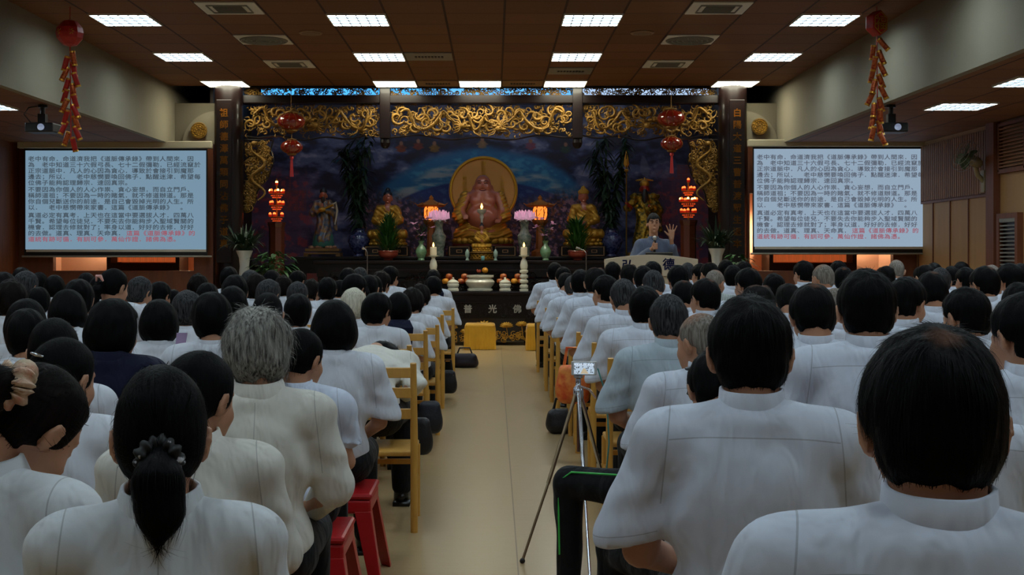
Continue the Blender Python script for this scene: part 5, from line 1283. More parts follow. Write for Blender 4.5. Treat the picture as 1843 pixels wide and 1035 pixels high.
# ================================================================ people
def hair_mat(name, rgb, rgb2, rough=.55, spot=None, top_skin=False):
    m = bpy.data.materials.new(name); m.use_nodes = True; nt = m.node_tree; N = nt.nodes; L = nt.links; b = N['Principled BSDF']
    b.inputs['Roughness'].default_value = rough; b.inputs['Specular IOR Level'].default_value = .08
    tc = N.new('ShaderNodeTexCoord'); mp = N.new('ShaderNodeMapping'); mp.inputs['Scale'].default_value = (90, 90, 9); L.new(tc.outputs['Object'], mp.inputs[0])
    nz = N.new('ShaderNodeTexNoise'); nz.inputs['Scale'].default_value = 1.6; nz.inputs['Detail'].default_value = 4; L.new(mp.outputs[0], nz.inputs[0])
    r = N.new('ShaderNodeValToRGB'); r.color_ramp.elements[0].position = .35; r.color_ramp.elements[1].position = .68
    r.color_ramp.elements[0].color = (*lin(rgb2), 1); r.color_ramp.elements[1].color = (*lin(rgb), 1); L.new(nz.outputs['Fac'], r.inputs[0]); out = r.outputs[0]
    if spot:
        # thin hair over the whorl at the crown: the scalp shows between the hairs
        vm = N.new('ShaderNodeVectorMath'); vm.operation = 'DISTANCE'; L.new(tc.outputs['Object'], vm.inputs[0]); vm.inputs[1].default_value = spot[0]
        n2 = N.new('ShaderNodeTexNoise'); n2.inputs['Scale'].default_value = 60; L.new(tc.outputs['Object'], n2.inputs[0])
        ma = N.new('ShaderNodeMath'); ma.operation = 'MULTIPLY_ADD'; L.new(n2.outputs['Fac'], ma.inputs[0]); ma.inputs[1].default_value = spot[1] * .9; L.new(vm.outputs['Value'], ma.inputs[2])
        mr = N.new('ShaderNodeMapRange'); L.new(ma.outputs[0], mr.inputs[0]); mr.inputs[1].default_value = spot[1] * .6; mr.inputs[2].default_value = spot[1] * 1.6; mr.inputs[3].default_value = spot[2]; mr.inputs[4].default_value = 0
        mx = N.new('ShaderNodeMix'); mx.data_type = 'RGBA'; L.new(mr.outputs[0], mx.inputs[0]); L.new(out, mx.inputs[6]); mx.inputs[7].default_value = (*lin((150, 98, 70)), 1); out = mx.outputs[2]
    L.new(out, b.inputs['Base Color'])
    bp = N.new('ShaderNodeBump'); bp.inputs['Strength'].default_value = .5; bp.inputs['Distance'].default_value = .004; L.new(nz.outputs['Fac'], bp.inputs['Height']); L.new(bp.outputs[0], b.inputs['Normal'])
    MATS[name] = m; return m
H_black = hair_mat('black_hair', (9, 8, 10), (3, 3, 4)); H_brown = hair_mat('brown_black_hair', (26, 17, 14), (8, 6, 6))
H_whorl = hair_mat('black_hair_thin_crown', (9, 8, 10), (3, 3, 4), spot=((0.004, -.062, .082), .024, .42))
H_salt = hair_mat('salt_pepper_hair', (78, 78, 80), (18, 18, 21)); H_gray = hair_mat('grey_hair', (176, 174, 166), (58, 56, 54)); H_white = hair_mat('white_hair', (226, 222, 206), (176, 170, 150), .6)
H_crop = hair_mat('cropped_grey_hair', (150, 144, 136), (96, 88, 80), .7, spot=((0, .02, .10), .085, .9)); H_bald = hair_mat('thin_black_hair', (22, 19, 19), (9, 8, 8), spot=((0, .0, .095), .06, .8))
M_skin = mat('skin', (190, 138, 108), .5, var=.08, vs=12); M_scalp = mat('scalp_skin', (188, 132, 100), .38)
def cloth(name, rgb, stripe=None, seams='shirt', rough=.8):
    m = bpy.data.materials.new(name); m.use_nodes = True; nt = m.node_tree; N = nt.nodes; L = nt.links; b = N['Principled BSDF']
    b.inputs['Roughness'].default_value = rough; b.inputs['Specular IOR Level'].default_value = .2; b.inputs['Sheen Weight'].default_value = .05
    tc = N.new('ShaderNodeTexCoord'); oi = N.new('ShaderNodeObjectInfo'); ad = N.new('ShaderNodeVectorMath'); ad.operation = 'ADD'
    sc = N.new('ShaderNodeVectorMath'); sc.operation = 'SCALE'; cb = N.new('ShaderNodeCombineXYZ')
    for i in range(3): L.new(oi.outputs['Random'], cb.inputs[i])
    L.new(cb.outputs[0], sc.inputs[0]); sc.inputs['Scale'].default_value = 20; L.new(tc.outputs['Object'], ad.inputs[0]); L.new(sc.outputs[0], ad.inputs[1])
    mp = N.new('ShaderNodeMapping'); mp.inputs['Scale'].default_value = (1.5, 1, .55); mp.inputs['Rotation'].default_value = (0, .35, 0); L.new(ad.outputs[0], mp.inputs[0])
    n1 = N.new('ShaderNodeTexNoise'); n1.inputs['Scale'].default_value = 7; n1.inputs['Detail'].default_value = 3; n1.inputs['Distortion'].default_value = .35; L.new(mp.outputs[0], n1.inputs[0])
    bp = N.new('ShaderNodeBump'); bp.inputs['Strength'].default_value = .75; bp.inputs['Distance'].default_value = .05; L.new(n1.outputs['Fac'], bp.inputs['Height']); L.new(bp.outputs[0], b.inputs['Normal'])
    n3 = N.new('ShaderNodeTexNoise'); n3.inputs['Scale'].default_value = 15; n3.inputs['Detail'].default_value = 2; n3.inputs['Distortion'].default_value = 1.2; L.new(mp.outputs[0], n3.inputs[0])
    b3 = N.new('ShaderNodeBump'); b3.inputs['Strength'].default_value = .08; b3.inputs['Distance'].default_value = .012; L.new(n3.outputs['Fac'], b3.inputs['Height']); L.new(bp.outputs[0], b3.inputs['Normal']); L.new(b3.outputs[0], b.inputs['Normal'])
    sp = N.new('ShaderNodeSeparateXYZ'); L.new(tc.outputs['Object'], sp.inputs[0])
    def M(op, a, bb=None, c=None):
        n = N.new('ShaderNodeMath'); n.operation = op
        for i, v in enumerate((a, bb, c)):
            if v is None: continue
            if isinstance(v, (int, float)): n.inputs[i].default_value = v
            else: L.new(v, n.inputs[i])
        return n.outputs[0]
    def near(src, v, w): return M('LESS_THAN', M('ABSOLUTE', M('SUBTRACT', src, v)), w)
    ax = M('ABSOLUTE', sp.outputs[0])
    if seams == 'shirt':   # yoke seam and armhole seams
        q = M('MULTIPLY', near(M('MULTIPLY_ADD', M('MULTIPLY', ax, ax), .35, sp.outputs[2]), .925, .0013), M('LESS_THAN', ax, .168))
        q = M('MULTIPLY', q, M('LESS_THAN', sp.outputs[1], 0.0))
        e = M('MULTIPLY', near(M('MULTIPLY_ADD', sp.outputs[2], .10, ax), .262, .0014), M('GREATER_THAN', sp.outputs[2], .78))
        f = M('MAXIMUM', q, e)
        h = M('MULTIPLY', near(M('MULTIPLY_ADD', ax, .16, sp.outputs[2]), .7535, .0012), M('GREATER_THAN', ax, .19)); f = M('MAXIMUM', f, h)
    elif seams == 'jacket':
        q = M('MULTIPLY', near(sp.outputs[0], 0.0, .0012), M('LESS_THAN', sp.outputs[1], 0.0)); q = M('MULTIPLY', q, M('LESS_THAN', sp.outputs[2], .95))
        e = M('MULTIPLY', near(M('MULTIPLY_ADD', sp.outputs[2], .10, ax), .258, .0014), M('GREATER_THAN', sp.outputs[2], .74)); f = M('MAXIMUM', q, e)
    elif seams == 'blouse': f = M('MULTIPLY', near(M('MULTIPLY_ADD', sp.outputs[2], .10, ax), .258, .0014), M('GREATER_THAN', sp.outputs[2], .74))
    else: f = None
    c = N.new('ShaderNodeRGB'); c.outputs[0].default_value = (*lin(rgb), 1); out = c.outputs[0]
    if stripe:
        st = M('LESS_THAN', M('FRACT', M('MULTIPLY', sp.outputs[0], 70)), .28); mx = N.new('ShaderNodeMix'); mx.data_type = 'RGBA'; L.new(st, mx.inputs[0]); L.new(out, mx.inputs[6]); mx.inputs[7].default_value = (*lin(stripe), 1); out = mx.outputs[2]
    if f is not None:
        mx = N.new('ShaderNodeMix'); mx.data_type = 'RGBA'; L.new(M('MULTIPLY', f, .45), mx.inputs[0]); L.new(out, mx.inputs[6]); mx.inputs[7].default_value = (*lin(tuple(v * .55 for v in rgb)), 1); out = mx.outputs[2]
    L.new(out, b.inputs['Base Color']); MATS[name] = m; return m
C_white = cloth('white_cotton', (208, 214, 228)); C_cream = cloth('cream_cotton', (218, 214, 202)); C_pinkw = cloth('pinkish_white_cotton', (212, 208, 216))
C_jwhite = cloth('white_jacket_cloth', (212, 216, 220), seams='jacket'); C_jcream = cloth('cream_jacket_cloth', (216, 213, 204), seams='jacket'); C_jblue = cloth('pale_blue_blouse_cloth', (204, 212, 230), seams='jacket')
C_blouse = cloth('white_blouse_cloth', (212, 216, 226), seams='blouse'); C_navy = cloth('navy_cloth', (14, 18, 44), seams=None); C_vest = cloth('pale_grey_blue_cloth', (176, 190, 200)); C_stripe = cloth('striped_grey_cloth', (190, 196, 194), stripe=(110, 120, 122))
C_blk = cloth('black_trouser_cloth', (14, 14, 18), seams=None); M_shoe = mat('black_leather', (12, 11, 11), .3); M_lace = mat('white_edging', (210, 214, 220), .7)
PIV = np.array([0, .015, .968]); HCN = np.array([0, .02, 1.096])
def head_tf(pitch, yaw, roll=0):
    # facing +y; pitch lowers the face, yaw turns to the left (-x)
    A = rotm(0, 0, yaw) @ rotm(-pitch, 0, 0) @ rotm(0, roll, 0); return A, PIV - A @ PIV
def lean_v(V, ang, hip=.50):
    if not ang: return V
    V = np.array(V, float); t = np.clip((V[:, 2] - hip) / .35, 0, 1); t = t * t * (3 - 2 * t); a = -R(ang) * t
    y = V[:, 1]; z = V[:, 2] - hip; V2 = V.copy(); V2[:, 1] = y * np.cos(a) - z * np.sin(a); V2[:, 2] = hip + y * np.sin(a) + z * np.cos(a); return V2
W_ = {'m': 1.0, 'f': .88}
def hand(s, wr, out, up=(0, 0, 1), sx=1, curl=.0):
    # palm, four unequal fingers and a thumb; wr wrist, out direction of the fingers
    wr = np.array(wr, float); o = np.array(out, float); o /= np.linalg.norm(o); u = np.array(up, float); u -= o * (u @ o); u /= np.linalg.norm(u); sd = np.cross(o, u) * sx
    pc = wr + o * .045
    for k in (-1, 0, 1): s.cap(wr + sd * k * .016, wr + o * .085 + sd * k * .024, .017, .014, .012)
    for k, Lf in enumerate((.062, .072, .068, .052)):
        b = wr + o * .085 + sd * (.030 - .020 * k); m_ = b + o * Lf * .5 - u * curl * .010 + sd * (.008 - .005 * k); e = m_ + o * Lf * .5 * (1 - curl * .4) - u * curl * .028 + sd * (.006 - .004 * k)
        s.cap(b, m_, .0095, .009, .004); s.cap(m_, e, .009, .0078, .002)
    b = wr + o * .03 + sd * .028; m_ = b + o * .032 + sd * .028 - u * .006; s.cap(b, m_, .014, .011, .008); s.cap(m_, m_ + o * .03 + sd * .008 - u * .006 * curl, .011, .0088, .003)
def body_mesh(sex, pitch, yaw, roll, lean, h=.0085, pose='sit', name='body'):
    w = W_[sex]; s = SDF((-.36, -.2, .36), (.36, .52, 1.28), h)
    s.cap((0, -.012, .90), (0, .0, 1.03), .058 * w, .054 * w, .02); s.cap((-.12 * w, -.01, .91), (.12 * w, -.01, .91), .05, .05, .05); s.ell((0, 0, .80), (.13 * w, .08, .14), .04)
    for q in (-1, 1):
        s.cap((q * .17 * w, -.005, .895), (q * .225 * w, .03, .67), .042 * w, .036 * w, .02)
        if pose == 'sit':
            s.cap((q * .225 * w, .03, .67), (q * .12, .27, .575), .038 * w, .024, .012); hand(s, (q * .12, .27, .575), (-q * .45, .9, -.12), sx=-q if True else q, curl=.6)
    s.T = head_tf(pitch, yaw, roll); c = HCN
    s.ell(c, (.072, .092, .092), .01); s.ell(c + [0, .045, -.07], (.053, .055, .062), .035); s.ell(c + [0, -.03, -.045], (.058, .06, .06), .02)
    s.ell(c + [0, .098, -.042], (.012, .02, .014), .008); s.cap(c + [0, .088, -.005], c + [0, .106, -.04], .008, .011, .008); s.ell(c + [0, .078, -.118], (.022, .02, .018), .015)
    for q in (-1, 1):
        s.ell(c + [q * .031, .090, -.012], (.015, .012, .008), .008, sub=True); s.cap(c + [q * .014, .088, .008], c + [q * .045, .076, .008], .007, .006, .008)
        s.ell(c + [q * .032, .080, -.014], (.012, .009, .008), .003)
        s.ell(c + [q * .079, .000, -.026], (.010, .021, .034), .006, rot=rotm(-12, q * 14, q * 22)); s.ell(c + [q * .088, .005, -.022], (.006, .011, .02), .004, rot=rotm(-12, q * 14, q * 22), sub=True)
        s.ell(c + [q * .04, .06, -.05], (.022, .02, .02), .02)
    s.ell(c + [0, .093, -.082], (.022, .012, .004), .004); s.ell(c + [0, .091, -.091], (.018, .012, .005), .004); s.box(c + [0, .103, -.0865], (.02, .008, .0012), .002, sub=True)
    s.T = None
    V, Q = s.mesh(); V = lean_v(V, lean); return np_mesh(name, V, Q, M_skin)
def shirt_mesh(kind, seed, lean=0, h=.0088):
    w = W_['m' if kind[0] == 'm' else 'f']; s = SDF((-.37, -.26, .40), (.37, .34, 1.06), h)
    for q in (-1, 1):
        if kind == 'fl' or kind == 'fj':      # long sleeve
            s.ell((q * .196 * w, -.006, .918), (.050, .056, .030), .02)
            s.cap((q * .178 * w, -.005, .905), (q * .245 * w, .03, .69), .060, .058, .03); s.cap((q * .245 * w, .03, .69), (q * .15, .24, .59), .056, .043, .02)
        elif kind == 'fp':                    # puffed short sleeve
            s.ell((q * .20 * w, -.0, .875), (.068, .07, .075), .03); s.cap((q * .20 * w, 0, .86), (q * .232 * w, .012, .775), .062, .052, .02); s.ring((q * .235 * w, .014, .765), .052, 0, .006, .014, .004, rot=rotm(5, q * 10, 0))
        else:
            b = (q * .252 * w, .022, .70); s.cap((q * .178 * w, -.005, .902), b, .060, .071, .03)
            s.box((q * .262 * w, .024, .628), (.11, .13, .062), .006, rot=rotm(4, q * 12, 0), sub=True)
    s.ell((0, .0, .56), (.175 * w, .135, .13), .03); s.cap((0, -.0, .58), (0, -.005, .80), .13 * w, .13, .04); s.ell((0, -.012, .79), (.180 * w, .12, .19), .03)
    if kind[0] == 'f': s.ell((0, .085, .76), (.13, .07, .08), .04)
    s.cap((-.13 * w, -.012, .902), (.13 * w, -.012, .902), .062, .062, .04)
    for q in (-1, 1): s.cap((q * .05, -.012, .955), (q * .175 * w, -.008, .906), .035, .052, .04)
    s.ell((0, -.022, .945), (.088 * w, .070, .036), .03)
    s.ell((0, 0.0, .36), (.5, .5, .06), .0, sub=True)
    sd = seed
    def folds(P):
        x, y, z = P[:, 0], P[:, 1], P[:, 2]; ax = np.abs(x)
        low = np.clip((.80 - z) / .25, 0, 1); f = .0035 * wob(P, 16, sd, (1.2, 1, .7))
        f += low * .008 * wob(P, 30, sd + 1, (.6, .6, 1.4)) + .006 * np.exp(-((ax - .17 * w) / .05) ** 2 - ((z - .80) / .09) ** 2) * np.sin(60 * (ax * .8 + z * .6) + sd)
        f += .004 * np.exp(-((ax - .24 * w) / .06) ** 2 - ((z - .76) / .08) ** 2) * np.sin(75 * z + 20 * ax + sd)
        return f
    s.disp(folds)
    V, Q = s.mesh(); V = lean_v(V, lean); return np_mesh('shirt', V, Q, C_white)
def trouser_mesh(spread=0, lean=0):
    s = SDF((-.64, -.2, .05), (.32, .66, .64), .011)
    s.ell((0, .01, .50), (.165, .13, .10), .04)
    for q in (-1, 1):
        kx = q * .13 if not (spread and q < 0) else -spread
        s.cap((q * .08, .03, .50), (kx, .42, .49), .085, .065, .04); s.cap((kx, .42, .48), (kx + q * 0, .43, .10), .063, .05, .02)
    s.disp(lambda P: .004 * wob(P, 30, 3)); V, Q = s.mesh(); return np_mesh('trousers', V, Q, C_blk)
def shoes_mesh(spread=0):
    m = MB()
    for q in (-1, 1):
        kx = q * .13 if not (spread and q < 0) else -spread
        m.ball((kx, .50, .045), (.045, .12, .045), 14, 8); m.box(kx - .042, kx + .042, .39, .60, .0, .02); m.lathe([(.04, .03), (.036, .12)], c=(kx, .43, 0), n=12)
    me = bpy.data.meshes.new('shoes'); me.from_pydata(m.v, [], m.f); me.polygons.foreach_set('use_smooth', [True] * len(me.polygons)); me.materials.append(M_shoe); return me
# ---- hair, built round the centre of the skull (origin), face towards +y
def hair_mesh(style, seed=0, h=.006, strands=900):
    s = SDF((-.16, -.24, -.36), (.16, .14, .17), h); rs = np.random.RandomState(seed + 5); crown = np.array([.004, -.055, .09]); pull = None
    amp, fr = .0022, 130; Ls = .035; rad = .0007; out = .004
    if style in 'kwsbg':
        t = .004 if style in 'kw' else .001 if style != 'g' else -.005
        s.ell((0, -.006, .006), (.082 + t, .103 + t, .099 + t), .01); s.ell((0, -.04, -.045), (.070 + t, .060 + t, .058), .02)
        s.box((0, .105, -.06), (.2, .07, .085), .015, rot=rotm(-12, 0, 0), sub=True)
        for q in (-1, 1): s.box((q * .085, .035, -.085), (.035, .05, .07), .01, rot=rotm(18, 0, 0), sub=True)
        s.box((0, -.05, -.172), (.2, .2, .052), .012, rot=rotm(-8, 0, 0), sub=True)
        if style == 'b': s.ell((0, .045, .105), (.058, .085, .035), .012, sub=True)
        if style == 'g': amp = .0012; strands = 500; Ls = .012; rad = .0005
        if style in 'kw': Ls = .035
    elif style in 'FCGWS':
        g = {'F': .005, 'C': .010, 'G': .014, 'W': .008, 'S': .004}[style]
        s.ell((0, -.008, .006), (.085 + g, .106 + g, .100 + g), .01); s.ell((0, -.042, -.05), (.074 + g, .062 + g, .064), .03)
        s.box((0, .115, -.06), (.2, .07, .09), .02, rot=rotm(-10, 0, 0), sub=True)
        for q in (-1, 1): s.box((q * .09, .045, -.10), (.04, .05, .06), .015, rot=rotm(22, 0, 0), sub=True)
        s.box((0, -.05, -.17), (.2, .2, .056), .015, rot=rotm(-4, 0, 0), sub=True)
        amp, fr = {'F': (.003, 80), 'C': (.006, 90), 'G': (.006, 75), 'W': (.003, 70), 'S': (.0022, 100)}[style]; Ls = .05; out = .007 if style in 'CG' else .004
        strands = 2600 if style == 'G' else 1000
    elif style == 'B':
        s.ell((0, -.010, .008), (.092, .110, .104), .01); s.ell((0, -.02, -.055), (.100, .098, .082), .05)
        s.box((0, .115, -.06), (.2, .07, .10), .02, sub=True); s.ell((0, .06, -.10), (.07, .07, .09), .02, sub=True); s.box((0, -.03, -.19), (.2, .2, .058), .02, sub=True); Ls = .07; strands = 1100; amp = .0015
    else:   # P Q U K : drawn back
        s.ell((0, -.006, .006), (.082, .104, .100), .01); s.ell((0, -.05, -.035), (.070, .058, .062), .03)
        s.box((0, .115, -.055), (.2, .07, .09), .02, rot=rotm(-10, 0, 0), sub=True)
        for q in (-1, 1): s.box((q * .09, .055, -.095), (.04, .06, .06), .015, rot=rotm(25, 0, 0), sub=True)
        s.box((0, -.0, -.16), (.2, .16, .055), .015, rot=rotm(-18, 0, 0), sub=True)
        amp = .0012; fr = 60; strands = 1400; Ls = .06
        if style == 'Q': tie = (0, -.115, -.045); pull = tie; s.cap(tie, (0, -.132, -.085), .022, .040, .01); s.cap((0, -.132, -.085), (.004, -.135, -.130), .043, .040, .02); s.cap((.004, -.135, -.130), (.0, -.13, -.172), .036, .012, .02)
        if style == 'P': tie = (0, -.115, -.02); pull = tie; s.cap(tie, (0, -.14, -.06), .02, .030, .01); s.cap((0, -.14, -.06), (0, -.145, -.2), .030, .026, .02); s.cap((0, -.145, -.2), (.01, -.13, -.29), .024, .006, .02)
        if style == 'R': tie = (.045, -.102, .01); pull = tie; s.cap(tie, (.05, -.14, -.02), .026, .036, .01); s.cap((.05, -.14, -.02), (.04, -.15, -.14), .036, .03, .02); s.cap((.04, -.15, -.14), (.03, -.14, -.24), .03, .008, .02)
        if style == 'U': tie = (0, -.11, -.045); pull = tie; s.ell((0, -.125, -.05), (.042, .032, .036), .01)
    s.disp(lambda P: amp * wob(P, fr, seed + 2, (1, 1, .35)) + amp * .8 * wob(P, fr * 1.7, seed + 9, (1, 1, .3)))
    V, Q = s.mesh()
    # fine strands that follow the surface away from the crown (or towards the tie)
    T = V[Q[:, 0]] - V[Q[:, 2]]; U = V[Q[:, 1]] - V[Q[:, 3]]; nr = np.cross(T, U); nr /= np.linalg.norm(nr, axis=1)[:, None] + 1e-12; ce = V[Q].mean(1)
    pick = rs.choice(len(Q), min(strands, len(Q)), replace=False)
    sv = []; sf = []; k = len(V)
    for i in pick:
        p = ce[i].copy(); n = nr[i]
        if style == 'g' and p[2] > .06: continue
        L = Ls * rs.uniform(.6, 1.3) * (.35 if style in 'kwsbBFS' and (p[2] < -.055 or (abs(p[0]) > .06 and p[2] < -.01)) else 1); pts = []; cur = rs.normal(size=3) * (.5 if style in 'CG' else .12); ph = rs.rand() * 6
        for j in range(5):
            d = (np.array(pull) - p) if pull is not None and p[2] > -.06 else (p - crown) * .6 + np.array([0, 0, -.06 if p[2] < .07 else 0.0])
            d = d - n * (d @ n); d /= np.linalg.norm(d) + 1e-9; d = d + cur * (.8 + np.sin(j * 1.6 + ph)) * .5 + n * (.10 if style in 'FCGk' else .03)
            sl = L * j / 4; pts.append(p + n * (out * .35 * (j / 4) + .0006 - sl * sl / .20)); p = p + d / (np.linalg.norm(d) + 1e-9) * L / 4
        pts = np.array(pts); sdv = np.cross(n, pts[-1] - pts[0]); sdv /= np.linalg.norm(sdv) + 1e-9
        for j in range(5):
            r = rad * (1 - j / 5.2); sv += [pts[j] - sdv * r, pts[j] + sdv * r]
        for j in range(4): sf.append((k + 2 * j, k + 2 * j + 1, k + 2 * j + 3, k + 2 * j + 2))
        k += 10
    V2 = np.concatenate([V, np.array(sv)]) if sv else V; Q2 = np.concatenate([Q, np.array(sf)]) if sf else Q
    return V2, Q2
def collar_mesh(kind):
    r0, fl, zc, hh, ti = {'m': (.0615, .008, .987, .024, 5), 'f': (.060, .012, .976, .020, 6)}.get(kind[0] if kind != 'fj' else 'x', (.066, .024, .978, .027, 8))
    n = 40; prof = [(r0 - .002, -hh), (r0 - .004, hh), (r0 - .001, hh + .003), (r0 + .004, hh + .001), (r0 + fl, -hh * .95), (r0 + fl - .002, -hh * 1.15)]; m = MB(); A = rotm(ti, 0, 0)
    for r, z in prof:
        for j in range(n):
            a = -PI / 2 + .0 + 2 * PI * j / n; f = .5 - .5 * math.sin(a); rr = r + .0012 * math.sin(5 * a + 1)
            p = A @ np.array([rr * math.cos(a), rr * math.sin(a) * 1.02, z * (1 if z > 0 else 1 + .5 * (1 - f))]); m.v.append((p[0], p[1] - .006, p[2] + zc))
    k = len(prof)
    for i in range(k):
        for j in range(n): m.f.append((i * n + j, i * n + (j + 1) % n, ((i + 1) % k) * n + (j + 1) % n, ((i + 1) % k) * n + j))
    me = bpy.data.meshes.new('collar'); me.from_pydata(m.v, [], m.f); me.polygons.foreach_set('use_smooth', [True] * len(me.polygons)); me.materials.append(C_white); return me
CACHE = {}
POSES = {'0': (8, 0, 0), '1': (24, 3, 0), '2': (8, 34, 2), '3': (12, -36, 0), '4': (42, -22, 4), '5': (4, -6, 0), '6': (16, 8, -2)}
def cached(key, fn):
    if key not in CACHE: CACHE[key] = fn()
    return CACHE[key]
HM = {'k': H_black, 'w': H_whorl, 's': H_salt, 'b': H_bald, 'g': H_crop, 'F': H_black, 'C': H_brown, 'G': H_gray, 'W': H_white, 'S': H_salt, 'B': H_black, 'Q': H_black, 'P': H_black, 'R': H_brown, 'U': H_black}
HD = {'k': 'black-haired man', 'w': 'thin-crowned man', 's': 'greying man', 'b': 'balding man', 'g': 'grey cropped-haired man', 'F': 'short-haired woman', 'C': 'curly-haired woman', 'G': 'silver-haired woman',
      'W': 'white-haired woman', 'S': 'greying woman', 'B': 'black-bobbed woman', 'P': 'ponytailed woman', 'Q': 'ponytailed woman', 'R': 'ponytailed woman', 'U': 'woman with hair bun'}
SD = {'w': (C_white, 'white shirt'), 'c': (C_jcream, 'cream jacket'), 'v': (C_vest, 'pale blue-grey shirt'), 't': (C_stripe, 'striped grey shirt'), 'n': (C_navy, 'navy jacket'), 'm': (C_white, 'navy-collared white blouse'), 'o': (C_jblue, 'pale puff-sleeved blouse'), 'j': (C_jwhite, 'white jacket')}
def make_person(x, y, top, hair, shirt, pose, label, group, rz=0.0, spread=0, lean=0, shirt_seed=0, extra=None, hair_strands=None, pleat=None, wscale=1.0):
    sex = 'm' if hair in 'kwsbg' else 'f'; pz = POSES[pose]
    bm = cached(('b', sex, pose, lean), lambda: body_mesh(sex, *pz, lean, name='skin_body'))
    kind = {'w': 'm' if sex == 'm' else 'f', 'v': 'm', 't': 'm', 'c': 'fj', 'j': 'fj', 'n': 'fj', 'm': 'f', 'o': 'fp'}[shirt]
    sm = cached(('s', kind, shirt_seed, lean), lambda: shirt_mesh(kind, shirt_seed * 7 + 1, lean))
    A, b_ = head_tf(*pz); hc = A @ HCN + b_
    def hm():
        V, Q = hair_mesh(hair, hash_(hair), strands=hair_strands or 900)
        if lean:
            V = lean_v((A @ V.T).T + hc, lean)
        return np_mesh('hair', V, Q, HM[hair])
    hk = ('h', hair, lean, pose if lean else '', hair_strands)
    hme = cached(hk, hm)
    p = thing('person', label, 'person', (x, y, 0), rz, group)
    add_obj('body', bm, p); cm = C_blouse if shirt in 'wm' and sex == 'f' else SD[shirt][0]
    sh = add_obj('shirt' if shirt in 'wvt' else 'jacket' if shirt in 'cjn' else 'blouse', sm, p, m=cm)
    ho = add_obj('hair', hme, p)
    if not lean:
        co_ = add_obj('collar', cached(('col', kind[0] if kind not in ('fj',) else 'j'), lambda: collar_mesh(kind)), sh, m=cm if shirt != 'm' else C_navy)
    if not lean:
        Mx = Matrix([list(A[i]) + [hc[i]] for i in range(3)] + [[0, 0, 0, 1]]); ho.matrix_local = Mx
        g_ = {'C': .008, 'G': .012, 'W': .006, 'B': .006}.get(hair, .0); zt = float(hc[2] + math.sqrt(sum((rr * A[2, i]) ** 2 for i, rr in enumerate((.084 + g_, .105 + g_, .104 + g_)))))
    else:
        co = np.zeros(len(hme.vertices) * 3, np.float32); hme.vertices.foreach_get('co', co); zt = float(co.reshape(-1, 3)[:, 2].max())
    add_obj('trousers', cached(('t', spread), lambda: trouser_mesh(spread)), p); add_obj('shoes', cached(('sh', spread), lambda: shoes_mesh(spread)), p)
    k = min(1.08, max(.84, top / zt)); p.scale = (k * wscale, k * wscale, k if abs(k - top / zt) < .02 else top / zt)
    if shirt == 'm':
        q = MB(); q.add([(-.12, -.145, .93), (.12, -.145, .93), (.11, -.15, .80), (-.11, -.15, .80), (-.09, -.075, .985), (.09, -.075, .985)], [(0, 1, 2, 3), (4, 5, 1, 0)]); o = q.build('navy_collar', C_navy, p); o.modifiers.new('thickness', 'SOLIDIFY').thickness = .006
    if extra: extra(p, ho, A, hc)
    return p
def hash_(s): return sum(ord(c) * 7 for c in s) % 97

